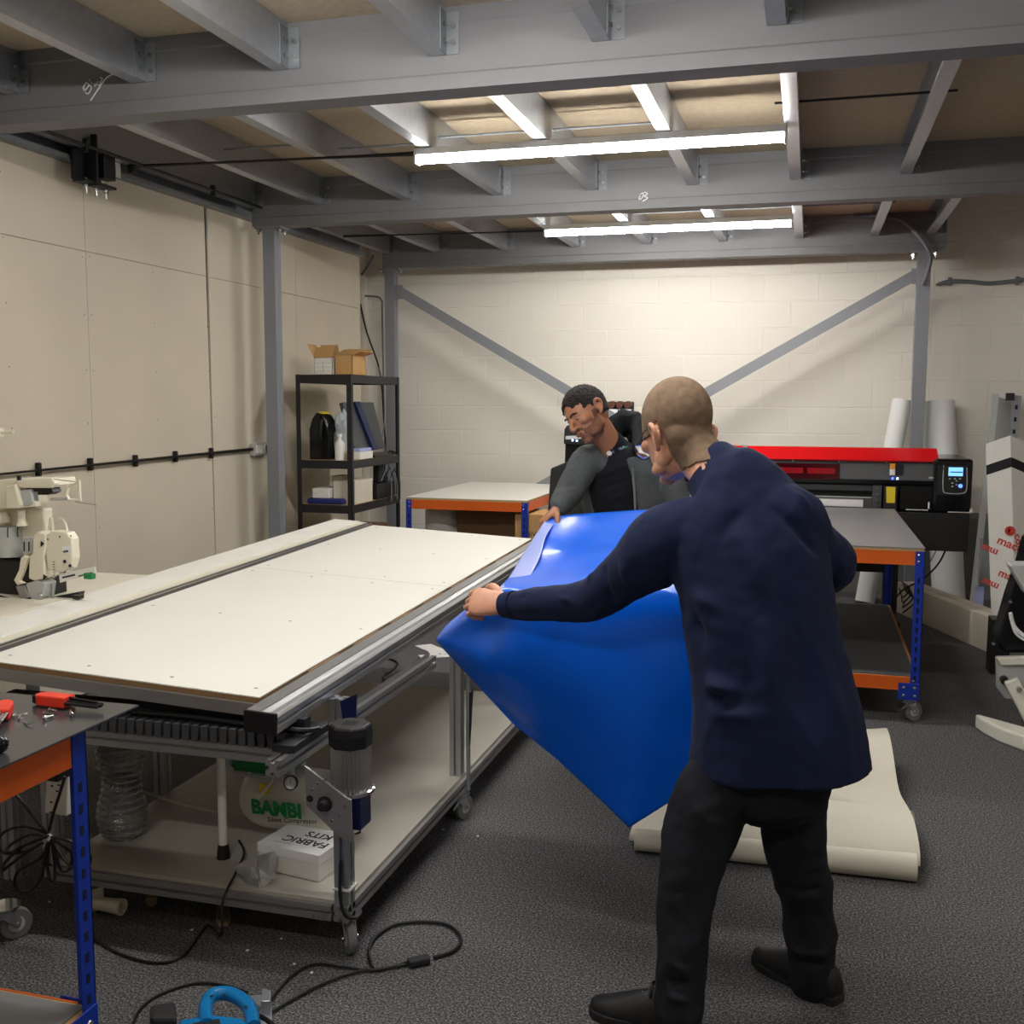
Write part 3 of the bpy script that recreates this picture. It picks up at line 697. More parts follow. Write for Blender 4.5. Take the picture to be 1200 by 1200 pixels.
# ------------------------------------------------------------------ compressor under the table
cc = V(-1.60, 3.03, .17)
cp = thing('air_compressor', 'white air compressor tank with green pump standing under the cutting table', 'compressor', cc)
b = MB(); T0 = V(-1.80, 3.08, .305); ax = V(1, -.06, .0).normalized()
b.lathe(T0, ax, [(0, .01), (.008, .045), (.03, .08), (.06, .097), (.10, .105), (.36, .105), (.40, .097), (.43, .08), (.452, .045), (.46, .01)], 40); b.build('tank', 'white_enamel', cp, smooth=True, ang=60)
text('BAMBI', .066, V(-1.70, 2.946, .292), (1, -.06, .03), (0, -.05, 1), 'green_ink', cp, space=1.0, bold=.0028)
text('Silent Compressor', .024, V(-1.645, 2.950, .266), (1, -.06, .10), (0, -.1, 1), 'ink', cp, shear=.2)
b = MB()
for px, py in ((262, 1005), (416, 975), (355, 950)):
    q = at(px, py, Z=.17); b.cyl(q+V(0, 0, .03), q+V(0, 0, .42 if px < 300 else .3), .014, n=14)
b.build('leg', 'white_enamel', cp, smooth=True)
b = MB()
for px, py in ((262, 1005), (416, 975), (355, 950)):
    q = at(px, py, Z=.17); b.lathe(q, (0, 0, 1), [(0, .022), (.035, .018), (.045, .016)], 14)
b.build('rubber_foot', 'black', cp, smooth=True)
b = MB(); q = V(-1.70, 3.09, .455)
b.box(q.x-.10, q.x+.09, q.y-.08, q.y+.09, .40, .44); b.box(q.x-.085, q.x+.075, q.y-.075, q.y+.085, .44, .50); b.cyl(q+V(-.10, 0, .03), q+V(.09, 0, .03), .062, n=24)
for k in range(6): b.box(q.x-.09+k*.03, q.x-.084+k*.03, q.y-.084, q.y+.09, .44, .515)
b.build('pump', 'green_paint', cp, bevel=.006)
b = MB(); b.tube([(q.x-.12, q.y-.1, .50), (q.x-.09, q.y-.1, .405), (q.x+.09, q.y-.12, .415), (q.x+.12, q.y-.11, .46)], .005, 8, 3); b.box(q.x-.14, q.x-.105, q.y-.1, q.y-.02, .41, .53); b.build('pump_guard', 'machine_grey', cp, bevel=.003)
def gauge(c, r, d=(0.1, -1, .25)):
    b = MB(); b.lathe(c, d, [(-.012, r*.7), (0, r), (.012, r*1.05), (.014, r*.9), (.009, r*.88)], 24); g = b.build('pressure_gauge', 'black', cp, smooth=True)
    dd = Vector(d).normalized(); b = MB(); b.cyl(c+dd*.008, c+dd*.0105, r*.9, n=24); b.build('dial', 'paper', g)
    b = MB(); a_, u_, _ = frame(dd); b.bar(c+dd*.0112, c+dd*.0112+u_*r*.7, .0012, .0006, dd)
    for k in range(11):
        an = math.radians(-130+k*26); e = u_*math.cos(an)+a_*math.sin(an); b.bar(c+dd*.0112+e*r*.62, c+dd*.0112+e*r*.8, .0008, .0005, dd)
    b.build('needle', 'ink', g)
gauge(at(342, 917, Y=2.74), .021); gauge(at(326, 895, Y=2.80), .018)
b = MB(); g0 = at(342, 917, Y=2.75); b.cyl(g0, g0+V(-.05, .08, 0), .008, n=10); b.cyl(g0+V(-.02, .03, -.012), g0+V(-.02, .03, .05), .012, n=12); b.ball(g0+V(-.035, .03, -.005), .012); b.build('valve', 'machine_grey', cp, smooth=True)
b = MB(); q = at(309, 926, Y=2.97); b.slab([q+V(-.02, 0, -.012), q+V(.02, 0, -.012), q+V(.02, .012, .018), q+V(-.02, .012, .018)], (0, -.002, 0)); b.build('warning_label', 'yellow', cp)
b = MB(); b.tube([at(326, 880, Y=2.78), at(328, 893, Y=2.76), at(320, 912, Y=2.75), at(303, 935, Y=2.82)], .006, 8); b.build('air_hose', 'hose', cp, smooth=True)
def cable(pts, label, r=.004, m='cable', name='cable', cat='cable', sm=8, group=None):
    b = MB(); b.tube(pts, r, 8, sm); return tag(b.build(name, m, smooth=True), label, cat, group)
cable([at(110, 898, Y=3.0), at(150, 920, Y=3.0), at(195, 937, Y=3.02), at(250, 950, Y=3.05), at(268, 950, Y=3.06)], 'cream air hose running from the power strip to the compressor', .006, 'hose', 'air_hose', 'hose')
cable([at(258, 945, Y=3.3), at(220, 945, Y=3.32), at(185, 935, Y=3.35), at(155, 918, Y=3.4)], 'black cable stretched behind the compressor leg', .004)
# printed card box with mirrored reading direction (its writing faces away from the camera)
bx = thing('paper_box', 'low white card box lettered FABRIC KITS on the table base', 'box', at(345, 1000, Z=.171))
c0 = at(313, 1018, Z=.171); exx = V(1, -.16, 0).normalized(); eyy = V(.16, 1, 0).normalized()
W_, D_, H_ = .225, .17, .085
def BQ(u, v, w): return c0 + V(-.055, .0, 0) + exx*u + eyy*v + V(0, 0, w)
b = MB(); b.slab([BQ(.03, 0, 0), BQ(.03+W_, 0, 0), BQ(.03+W_, D_, 0), BQ(.03, D_, 0)], (0, 0, H_-.012)); b.build('tray', 'white_card', bx, bevel=.002)
b = MB(); b.slab([BQ(.027, -.003, H_-.03), BQ(.033+W_, -.003, H_-.03), BQ(.033+W_, D_+.003, H_-.03), BQ(.027, D_+.003, H_-.03)], (0, 0, .03)); b.build('lid', 'paper', bx, bevel=.0015)
tp = BQ(.225, .085, H_+.001)
text('FABRIC', .052, BQ(.243, .080, H_+.0008), -exx, -eyy, 'ink', bx, space=.95); text('KITS', .050, BQ(.222, .135, H_+.0008), -exx, -eyy, 'ink', bx, space=.95)
b = MB(); b.box(0, .001, 0, .001, 0, .001)
b = MB()
for k in range(4): b.slab([BQ(.07+k*.016, .028, H_), BQ(.082+k*.016, .028, H_), BQ(.082+k*.016, .031, H_), BQ(.07+k*.016, .031, H_)], (0, 0, .0007))
b.build('small_print', 'machine_grey', bx)
def crumple(name, label, cat, c, r, m='clear', seed=1, lump=.35, nu=28, nv=18, flat=1.):
    b = MB(); b.ball((0, 0, 0), 1., nu, nv)
    vs = []
    for p in b.v:
        k = 1+lump*noise.noise(p*1.7+V(seed, 0, 0))+lump*.5*noise.noise(p*4.1+V(0, seed, 0))
        vs.append(V(c[0]+p.x*k*r[0], c[1]+p.y*k*r[1], max(c[2], c[2]+r[2]*.9+p.z*k*r[2])))
    b.v = vs; return tag(b.build(name, m, smooth=True, ang=30), label, cat)
q = at(302, 1022, Z=.2); b = MB()
pts = [at(272, 1016, Z=.20), at(300, 1003, Z=.25), at(322, 997, Z=.25), at(326, 1012, Z=.22), at(322, 1030, Z=.19), at(303, 1045, Z=.155), at(288, 1035, Z=.17)]
cen = at(302, 1022, Z=.235); vs = pts+[cen+V(0, 0, .014), cen+V(0, .02, -.035)]
b.add(vs, [(i, (i+1) % 7, 7) for i in range(7)] + [((i+1) % 7, i, 8) for i in range(7)])
tag(b.build('plastic_bag', 'clear'), 'small clear plastic bag hanging over the front edge of the table base', 'bag')
# ------------------------------------------------------------------ shelf unit by the left wall
SX0, SX1, SY0, SY1 = -3.60, -3.165, 7.0, 7.93
sh = thing('shelf_unit', 'tall black shelf unit with chipboard shelves standing by the plasterboard wall', 'shelf', ((SX0+SX1)/2, (SY0+SY1)/2, 0))
for x in (SX0, SX1):
    for y in (SY0, SY1):
        sx = 1 if x == SX0 else -1; sy = 1 if y == SY0 else -1
        b = MB(); b.box(min(x, x+sx*.035), max(x, x+sx*.035), min(y, y+sy*.003), max(y, y+sy*.003), 0, 1.81); b.box(min(x, x+sx*.003), max(x, x+sx*.003), min(y, y+sy*.035), max(y, y+sy*.035), 0, 1.81)
        b.build('upright', 'black_matt', sh)
SHZ = (1.808, 1.19, .865, .48, .12)
for z in SHZ:
    b = MB(); b.box(SX0+.004, SX1-.004, SY0+.004, SY1-.004, z-.010, z); b.build('shelf', 'mdf', sh)
    b = MB()
    for y in (SY0+.004, SY1-.004): b.box(SX0+.03, SX1-.03, y-.002, y+.002, z-.06, z)
    for x in (SX0+.004, SX1-.004): b.box(x-.002, x+.002, SY0+.03, SY1-.03, z-.06, z)
    b.build('shelf_rim', 'black_matt', sh)
def obox(name, label, cat, x0, x1, y0, y1, z0, h, m, bevel=.002, group=None, rot=0):
    b = MB(); b.box(x0, x1, y0, y1, z0, z0+h)
    if rot:
        c = V((x0+x1)/2, (y0+y1)/2, z0); R = Matrix.Translation(c) @ Matrix.Rotation(rot, 4, 'Z') @ Matrix.Translation(-c); b.v = [R @ p for p in b.v]
    return tag(b.build(name, m, bevel=bevel), label, cat, group)
def open_box(x0, x1, y0, y1, z, h, label, flaps, m='cardboard', prints=False):
    t = thing('cardboard_box', label, 'box', ((x0+x1)/2, (y0+y1)/2, z)); th = .004
    b = MB(); b.box(x0, x1, y0, y1, z, z+th); b.box(x0, x0+th, y0, y1, z, z+h); b.box(x1-th, x1, y0, y1, z, z+h); b.box(x0, x1, y0, y0+th, z, z+h); b.box(x0, x1, y1-th, y1, z, z+h)
    b.build('body', m, t)
    for (p, q, d) in flaps:
        b = MB(); b.slab([p, q, Vector(q)+Vector(d), Vector(p)+Vector(d)], (0, 0, -.003)); b.build('flap', 'cardboard', t)
    return t
Zs = 1.809
t = open_box(-3.50, -3.355, 7.10, 7.24, Zs, .125, 'open cardboard box with white printed sides on top of the black shelf unit',
    [((-3.50, 7.10, Zs+.125), (-3.50, 7.24, Zs+.125), (-.05, 0, .10)), ((-3.50, 7.24, Zs+.125), (-3.355, 7.24, Zs+.125), (-.03, .03, .10)), ((-3.50, 7.10, Zs+.125), (-3.355, 7.10, Zs+.125), (-0.01, .07, .08))], 'white_card')
b = MB()
for k in range(3): b.box(-3.49, -3.365, 7.0985, 7.0995, Zs+.025+k*.03, Zs+.028+k*.03)
b.box(-3.43, -3.426, 7.0985, 7.0995, Zs+.015, Zs+.10); b.build('small_print', 'machine_grey', t)
t = open_box(-3.345, -3.205, 7.12, 7.36, Zs, .145, 'open plain brown cardboard box on top of the black shelf unit',
    [((-3.205, 7.12, Zs+.145), (-3.205, 7.36, Zs+.145), (.07, 0, .025)), ((-3.345, 7.36, Zs+.145), (-3.205, 7.36, Zs+.145), (0.03, .05, .05)), ((-3.345, 7.12, Zs+.145), (-3.205, 7.12, Zs+.145), (.035, .10, .045))])
z = SHZ[1]+.001
# black tool case
t = thing('tool_case', 'rounded black plastic case standing on the middle shelf', 'case', (-3.46, 7.16, z))
b = MB(); out = [(0, 0), (.16, 0), (.165, .18), (.15, .26), (.11, .33), (.06, .345), (.025, .30), (.0, .22)]
b.slab([V(-3.54+u, 7.08, z+w) for u, w in out], (0, .16, 0)); b.build('case_body', 'black_gloss', t, bevel=.012, seg=3, smooth=True)
b = MB(); b.tube([(-3.44, 7.08, z+.15), (-3.44, 7.06, z+.17), (-3.43, 7.06, z+.27), (-3.44, 7.08, z+.29)], .012, 8); b.build('carry_handle', 'black', t, smooth=True)
b = MB(); b.box(-3.47, -3.43, 7.10, 7.20, z+.335, z+.35); b.build('yellow_catch', 'yellow', t)
crumple('plastic_bag', 'bulky translucent plastic bag of parts beside the black case on the shelf', 'bag', V(-3.33, 7.20, z), (.065, .07, .18), m=mat('cloudy_plastic', (196, 208, 214), .25, trans=.3, bump=.4, bscale=30), seed=3)
t = thing('spray_bottle', 'white plastic bottle in front of the bag on the shelf', 'bottle', (-3.285, 7.06, z))
b = MB(); b.lathe((-3.285, 7.06, z), (0, 0, 1), [(0, .036), (.11, .038), (.13, .032), (.15, .014), (.17, .013)], 20); b.build('bottle_body', 'white_card', t, smooth=True)
b = MB(); b.lathe((-3.285, 7.06, z+.17), (0, 0, 1), [(0, .016), (.02, .016)], 16); b.build('cap', 'paper', t, smooth=True)
obox('paper_pad', 'pale blue and white pad of paper on the shelf behind the yellow tub', 'paper', -3.25, -3.19, 7.20, 7.42, z+.058, .02, 'lilac_print')
obox('white_box', 'small white box on the shelf under the pale blue pad', 'box', -3.28, -3.18, 7.18, 7.42, z, .055, 'white_card')
t = thing('yellow_tub', 'small yellow tub on the front edge of the shelf', 'tub', (-3.215, 7.09, z))
b = MB(); b.lathe((-3.215, 7.085, z), (0, 0, 1), [(0, .024), (.05, .026)], 18); b.build('tub_body', 'orange_label', t, smooth=True)
b = MB(); b.lathe((-3.215, 7.085, z+.05), (0, 0, 1), [(0, .028), (.012, .028), (.013, .02)], 18); b.build('tub_lid', 'yellow', t, smooth=True)
# monitor leaning with its back to the wall, cable behind
t = thing('computer_monitor', 'flat black monitor seen from behind, leaning on the middle shelf', 'monitor', (-3.36, 7.5, z+.1))
mo = [at(400, 476, X=-3.36), at(443, 475, X=-3.36), at(451, 516, X=-3.33), at(412, 522, X=-3.33)]
m1, m2, m3, m4 = V(-3.36, 7.28, z+.42), V(-3.36, 7.86, z+.42), V(-3.26, 7.86, z+.06), V(-3.26, 7.28, z+.06)
b = MB(); b.slab([m1, m2, m3, m4], (-.03, 0, -.01)); b.build('panel', 'monitor', t, bevel=.004)
b = MB(); b.slab([m1+V(.001, .18, 0), m1+V(.001, .27, 0), m4+V(.012, .36, -.01), m4+V(.012, .27, -.01)], (.02, 0, .005)); b.build('stand_arm', 'navy_plate', t)
b = MB(); b.box(-3.36, -3.22, 7.45, 7.7, z, z+.012); b.box(-3.30, -3.27, 7.54, 7.60, z, z+.12); b.build('foot', 'black', t)
t = thing('keyboard', 'black keyboard lying on the middle shelf', 'keyboard', (-3.22, 7.62, z))
b = MB(); b.box(-3.30, -3.175, 7.44, 7.80, z, z+.02); b.build('case_body', 'black', t, bevel=.004)
b = MB()
for i in range(5):
    for j in range(14): b.box(-3.29+i*.022, -3.273+i*.022, 7.45+j*.0245, 7.47+j*.0245, z+.02, z+.026)
b.build('keys', 'printer_grey', t, each=False)
b = MB(); b.ball((-3.21, 7.86, z+.018), (.035, .05, .022)); tag(b.build('computer_mouse', 'black_gloss', smooth=True), 'black computer mouse at the right end of the middle shelf', 'mouse')
cable([(-3.3, 7.86, z+.05), (-3.28, 7.9, z+.3), (-3.3, 7.92, z+.55), (-3.35, 7.96, z+.7)], 'grey lead dangling beside the monitor', .005, 'grey_cable')
z = SHZ[2]+.001
obox('archive_box', 'white cardboard carton with handwriting on the lower shelf', 'box', -3.36, -3.185, 7.10, 7.42, z, .17, 'cream_card')
b = MB()
t = obox('flat_box', 'flat pale grey box resting on a blue bag on the lower shelf', 'box', -3.50, -3.37, 7.04, 7.24, z+.045, .07, 'lilac_print' if False else 'white_card')
obox('blue_bag', 'folded navy blue bag under the flat white box on the lower shelf', 'bag', -3.54, -3.25, 7.02, 7.09, z, .043, 'navy_box', bevel=.015)
obox('white_box', 'small cream box standing behind the flat box on the lower shelf', 'box', -3.47, -3.38, 7.30, 7.46, z, .19, 'cream_card')
obox('black_crate', 'black plastic box of leads on the lower shelf, right end', 'box', -3.38, -3.175, 7.48, 7.84, z, .12, 'black')
for k in range(5):
    y = 7.55+k*.06
    cable([(-3.2, y, z+.125), (-3.17, y+.04, z+.22), (-3.19, y+.09, z+.28-.02*k), (-3.16, y+.12, z+.12), (-3.15, y+.1, z-.03)], ('%s loop of tangled lead on the black box of the lower shelf' % ordn[k]), .004, 'grey_cable' if k % 2 else 'cable', group='tangled leads on the lower shelf')
obox('adapter', 'black power adapter on top of the box of leads', 'adapter', -3.27, -3.21, 7.62, 7.78, z+.121, .16, 'black', bevel=.01)
cable([(-3.56, 6.99, z+.02), (-3.57, 6.985, z-.15), (-3.58, 6.985, z-.32), (-3.55, 6.97, z-.86)], 'black lead hanging from the left end of the lower shelf', .006)
z = SHZ[3]+.001
obox('cardboard_box', 'brown cardboard box on the fourth shelf down of the black unit', 'box', -3.42, -3.2, 7.35, 7.75, z, .18, 'cardboard_dark')

# ------------------------------------------------------------------ boxes under the back bench
def carton(x0, x1, y0, y1, h, label, m, z=0): return obox('cardboard_box', label, 'box', x0, x1, y0, y1, z, h, m, group='brown cartons under the back bench')
carton(-2.62, -2.29, 7.75, 8.2, .77, 'dark brown carton under the orange bench, left one', 'cardboard_dark')
carton(-2.285, -2.13, 7.72, 8.1, .775, 'dark brown carton under the orange bench, narrow middle one', 'cardboard_dark')
t = thing('cardboard_box', 'brown carton with dark lettering under the right end of the orange bench', 'box', (-1.95, 7.6, 0), 'brown cartons under the back bench')
b = MB(); b.box(-2.08, -1.60, 7.50, 7.90, 0, .79); b.build('carton_body', 'cardboard', t, bevel=.003)
text('UNIVERSAL', .05, V(-2.035, 7.498, .625), (1, 0, 0), (0, 0, 1), 'ink', t)
b = MB(); b.lathe((-2.79, 7.9, .0), (0, 0, 1), [(0, .14), (.75, .14), (.77, .13)], 32); tag(b.build('white_drum', 'white_card', smooth=True), 'round off-white drum under the left end of the orange bench', 'drum')

# ------------------------------------------------------------------ wall rack with rolls behind the man
t = thing('roll_rack', 'small dark wall rack holding brown rolls behind the man in the grey jacket', 'rack', (-1.62, 9.3, 1.45))
b = MB(); b.box(-1.86, -1.50, 9.33, 9.349, 1.38, 1.62); b.box(-1.86, -1.50, 9.2, 9.35, 1.55, 1.562); b.build('rack_board', 'black_matt', t)
for k in range(5):
    x = -1.86+k*.072; b = MB(); b.cyl((x+.035, 9.22, 1.563+.032), (x+.035+.0, 9.33, 1.563+.032), .032, n=16); tag(b.build('ribbon_roll', 'brown_roll', smooth=True), 'brown roll on the wall rack, %s from the left' % ordn[k], 'roll', 'brown rolls on the wall rack')
for k in range(3):
    x = -1.85+k*.12; b = MB(); b.box(x, x+.11, 9.195, 9.197, 1.40-.02*k, 1.555); tag(b.build('price_card', 'paper'), 'printed white card hanging on the front of the wall rack, %s from the left' % ordn[k], 'card', 'cards on the wall rack')

# ------------------------------------------------------------------ black machine behind the man (upright with head)
t = thing('vinyl_plotter', 'black upright plotting machine partly behind the man in the grey jacket', 'machine', (-1.35, 6.0, 0))
Yp = 6.05
b = MB(); a = [at(x, y, Y=Yp) for x, y in ((645, 549), (667, 540), (720, 540), (720, 803), (642, 803), (641, 610))]; b.slab(a, (0, .35, 0)); b.build('side_panel', 'black', t, bevel=.01)
b = MB(); a = [at(x, y, Y=Yp+.05) for x, y in ((662, 520), (700, 518), (704, 560), (661, 560))]; b.slab(a, (0, .25, 0)); b.build('column', 'black_gloss', t, bevel=.01)
b = MB(); a = [at(x, y, Y=Yp-.02) for x, y in ((661, 503), (664, 498), (688, 498), (690, 522), (660, 521))]; b.slab(a, (0, .3, 0)); b.build('head', 'black', t, bevel=.012)
b = MB(); a = [at(x, y, Y=Yp-.025) for x, y in ((663, 511), (682, 510), (682, 514), (663, 515))]; b.slab(a, (0, -.004, 0)); b.build('label_strip', 'machine_grey', t)
b = MB(); q = at(671, 516, Y=Yp-.03); b.ball(q, .006); q = at(676, 516.5, Y=Yp-.03); b.ball(q, .006); b.build('indicator_light', 'led_white', t, smooth=True)
b = MB(); b.box(-1.40, -.85, Yp, Yp+.5, 0, .5); b.build('base', 'black_matt', t, bevel=.01)

# ------------------------------------------------------------------ wide printer
PY = 7.68
wp = thing('wide_format_printer', 'long black large format printer with a red cover on a floor stand', 'printer', (-.2, PY+.3, 0))
XR = 1.06; XL = -1.05
def PB(name, m, x0, x1, y0, y1, z0, z1, bev=.01, par=None): b = MB(); b.box(x0, x1, y0, y1, z0, z1); return b.build(name, m, par or wp, bevel=bev)
zt = 1.235
PB('rear_body', 'black', XL, XR-.26, PY+.25, PY+.62, .86, 1.25)
# front fascia (charcoal) above the opening
b = MB(); b.slab([(XL, PY+.02, 1.21), (XL, PY-.01, 1.09), (XL, PY+.06, 1.055), (XL, PY+.4, 1.055), (XL, PY+.4, 1.21)], (XR-.21-XL, 0, 0)); b.build('front_fascia', 'printer_grey', wp, bevel=.004)
b = MB(); b.slab([(XL, PY+.0, 1.212), (XL, PY-.03, 1.225), (XL, PY+.16, 1.305), (XL, PY+.45, 1.30), (XL, PY+.45, 1.212)], (XR-.20-XL, 0, 0)); b.build('red_cover', 'red_clear', wp, bevel=.003)
b = MB()
for x in (-.55, -.08, .0): pass
b.slab([(-.455, PY-.034, 1.224), (-.455, PY+.158, 1.309), (-.425, PY+.158, 1.309), (-.425, PY-.034, 1.224)], (0, .0, -.004)); b.build('cover_hinge', 'galv_dark', wp)
b = MB()
for k in range(6): b.cyl((-.72+k*.31, PY-.02, 1.216), (-.72+k*.31, PY-.034, 1.214), .006, n=8)
b.build('screw', 'zinc', wp)
PB('window', 'red_window', -.30, .215, PY-.022, PY, 1.085, 1.195, .004)
PB('window_pane', 'red_glow', -.21, -.03, PY-.026, PY-.022, 1.125, 1.165, 0); PB('window_pane', 'red_glow', .0, .185, PY-.026, PY-.022, 1.125, 1.165, 0)
q = at(1049, 551, Y=PY-.02)
PB('warning_label', 'orange_label', q.x-.035, q.x+.0, PY-.014, PY-.011, q.z+.005, q.z+.045, 0); PB('warning_label', 'paper', q.x-.035, q.x+.0, PY-.0145, PY-.0115, q.z-.035, q.z+.005, 0); PB('warning_label', 'ink', q.x+.004, q.x+.05, PY-.014, PY-.011, q.z-.035, q.z+.045, 0)
PB('status_light', 'led_blue', q.x-.02, q.x-.008, PY-.016, PY-.012, q.z-.065, q.z-.05, 0); PB('status_light', 'led_white', q.x+.012, q.x+.024, PY-.016, PY-.012, q.z-.065, q.z-.05, 0)
# opening with gantry rail and platen
PB('opening_back', 'black', XL, .72, PY+.20, PY+.25, .88, 1.06, 0)
PB('gantry_rail', 'printer_grey', XL, .70, PY+.10, PY+.17, 1.0, 1.045, .006)
b = MB(); b.box(XL, .46, PY+.05, PY+.06, .955, .965); b.box(XL, .46, PY+.055, PY+.19, .93, .938); b.build('platen_edge', 'alu', wp)
PB('media_bed', 'paper', -1.0, .44, PY+.015, PY+.075, .895, .945, .004)
b = MB()
for x in (-.14, -.60):
    b.box(x-.04, x+.04, PY+.0, PY+.05, .925, .96); b.box(x-.02, x+.02, PY-.01, PY+.04, .89, .93); b.box(x-.055, x-.035, PY+.01, PY+.03, .935, .965); b.box(x+.035, x+.055, PY+.01, PY+.03, .935, .965)
b.build('pinch_roller', 'black_gloss', wp, bevel=.003)
b = MB(); b.box(.44, .50, PY-.0, PY+.1, .885, 1.05); b.box(.38, .44, PY+.0, PY+.06, .885, .95)
for k in range(4): b.cyl((.47, PY-.012, .905+k*.04), (.47, PY, .905+k*.04), .014, n=12)
b.build('carriage', 'printer_grey', wp, bevel=.004)
PB('carriage_housing', 'black', .51, .60, PY-.03, PY+.1, .87, 1.05, .006)
b = MB(); b.slab([(.53, PY-.033, .935), (.585, PY-.033, .935), (.585, PY-.033, 1.045), (.525, PY-.033, 1.045)], (0, -.002, 0)); b.build('yellow_label', 'yellow', wp)
PB('service_door', 'black_gloss', .62, XR-.23, PY-.01, PY+.1, .89, 1.055, .004)
b = MB(); b.box(.80, .81, PY-.02, PY-.01, .90, .945); b.box(.66, .80, PY-.02, PY-.01, .888, .893); b.build('door_latch', 'paper', wp)
# lower apron and end housing
PB('apron', 'black_matt', XL, .52, PY-.02, PY+.3, .835, .885, .006)
b = MB(); b.slab([(.50, PY-.04, .875), (XR+.005, PY-.04, .875), (XR+.0, PY-.04, .615), (.74, PY-.04, .615), (.50, PY-.04, .80)], (0, .5, 0)); b.build('side_tank', 'black', wp, bevel=.006)
b = MB(); b.box(XR-.235, XR+.01, PY-.05, PY+.62, .88, 1.245); b.build('end_housing', 'black_gloss', wp, bevel=.02, seg=3)
b = MB(); b.box(XR-.21, XR-.03, PY-.054, PY-.049, 1.0, 1.20); k = b.build('control_panel', 'black', wp, bevel=.01)
sc1 = at(1120, 553, Y=PY-.055)
b = MB(); b.box(sc1.x-.045, sc1.x+.045, PY-.057, PY-.0545, sc1.z-.028, sc1.z+.03); b.build('display', 'screen', wp)
b = MB()
for i in range(5): b.box(sc1.x-.035+i*.006, sc1.x-.03+i*.02*.9, PY-.058, PY-.0572, sc1.z-.005, sc1.z+.002)
b.build('small_print', 'navy_plate', wp)
b = MB()
for x, y in ((1113, 561), (1119, 561), (1125, 561), (1116, 566), (1121, 563.5), (1121, 568), (1116, 570)): q = at(x, y, Y=PY-.055); b.box(q.x-.006, q.x+.006, PY-.058, PY-.0545, q.z-.005, q.z+.005)
b.build('button', 'machine_grey', wp)
b = MB(); q = at(1125.5, 569.5, Y=PY-.055); b.cyl(q+V(0, .002, 0), q+V(0, -.004, 0), .013, n=16); b.build('power_button', 'led_blue', wp, smooth=True)
fr = [at(x, y, Y=PY-.056) for x, y in ((1106, 545), (1105, 573), (1110, 578), (1128, 578), (1133, 572), (1133, 548))]
b = MB(); b.tube(fr, .0035, 6, 3); b.build('panel_trim', 'machine_grey', wp, smooth=True)
q0 = at(1111, 598, Y=PY-.06); b = MB(); b.box(q0.x, q0.x+.155, PY-.045, PY-.041, q0.z-.016, q0.z+.016); b.build('side_label', 'cream_card', wp)
b = MB(); q0 = at(1095, 560, Y=PY-.02); b.box(q0.x-.035, q0.x+.02, PY-.013, PY-.011, q0.z-.006, q0.z+.006); b.build('badge', 'machine_grey', wp)
# stand
for x in (.60, -.85):
    PB('stand_leg', 'black_matt', x-.05, x+.05, PY+.26, PY+.38, .09, .86, .006)
    PB('stand_foot', 'black_matt', x-.05, x+.05, PY-.08, PY+.68, .055, .11, .006)
    b = MB(); b.cyl((x-.02, PY-.04, .03), (x+.02, PY-.04, .03), .03, n=16); b.cyl((x-.02, PY+.62, .03), (x+.02, PY+.62, .03), .03, n=16); b.build('wheel', 'rubber', wp, smooth=True)
PB('stand_bar', 'black_matt', -.82, .57, PY+.28, PY+.34, .40, .50, .006)
PB('stand_bar', 'black_matt', -.82, .57, PY+.10, PY+.18, .62, .70, .006)
b = MB(); b.cyl((-.7, PY+.0, .58), (.46, PY+.0, .58), .055, n=24); b.build('media_roll', 'paper', wp, smooth=True)
b = MB(); b.cyl((.36, PY+.0, .58), (.56, PY+.0, .58), .03, n=16); b.box(.40, .56, PY-.05, PY+.05, .52, .55); b.box(.47, .53, PY-.04, PY+.1, .50, .66); b.build('roll_holder', 'black', wp, bevel=.004)
cable([at(1112, 636, Y=PY+.1), at(1100, 660, Y=PY+.05), at(1082, 678, Y=PY-.02), at(1060, 690, Y=PY+.0), at(1050, 700, Y=PY+.05)], 'thin black lead looping down from the end of the printer, the lower one', .006)
cable([at(1101, 636, Y=PY+.12), at(1092, 655, Y=PY+.1), at(1080, 672, Y=PY+.05)], 'thin grey lead hanging from the end of the printer, the upper one', .004, 'grey_cable')
for k in range(4):
    cable([at(1057+k, 682+k*3, Y=PY+.1), at(1066+k*2, 690+k*5, Y=PY), at(1058, 700+k*6, Y=PY), at(1054+k*3, 690+k*8, Y=PY+.1)], 'black lead of the tangle beside the printer stand, %s from the top' % ordn[k], .005, group='tangled leads beside the printer stand')
# ------------------------------------------------------------------ rolls, cartons and profiles at the right
def roll(name, label, p0, p1, r, m='paper', core=True, cat='roll', group=None):
    t = thing(name, label, cat, (p0[0], p0[1], p0[2]), group); p0 = Vector(p0); p1 = Vector(p1); d = (p1-p0).normalized()
    b = MB(); b.lathe(p0, d, [(0, r*.35), (0, r), ((p1-p0).length, r), ((p1-p0).length, r*.35)], 32); b.build('wound_sheet', m, t, smooth=True)
    if core: b = MB(); b.lathe(p0-d*.003, d, [(0, r*.25), (0, r*.36), ((p1-p0).length+.006, r*.36), ((p1-p0).length+.006, r*.25)], 20); b.build('core', 'tan', t, smooth=True)
    return t
roll('paper_roll', 'wide white roll standing against the back wall just right of the post', (1.13, 8.98, .005), (1.00, 9.20, 1.63), .125)
roll('paper_roll', 'slimmer white roll leaning against the back wall left of the post', (.48, 8.9, .01), (.725, 9.18, 1.64), .075)
roll('fabric_roll', 'small white roll lying on the floor behind the orange and blue bench', (.18, 7.05, .075), (.56, 6.86, .075), .072, 'fabric_white')
b = MB(); p = [at(1060, 700, Z=.16), at(1157, 716, Z=.16)]
bx_ = thing('long_carton', 'long white cardboard carton lying on the floor beside the printer', 'box', (.95, 7.8, 0))
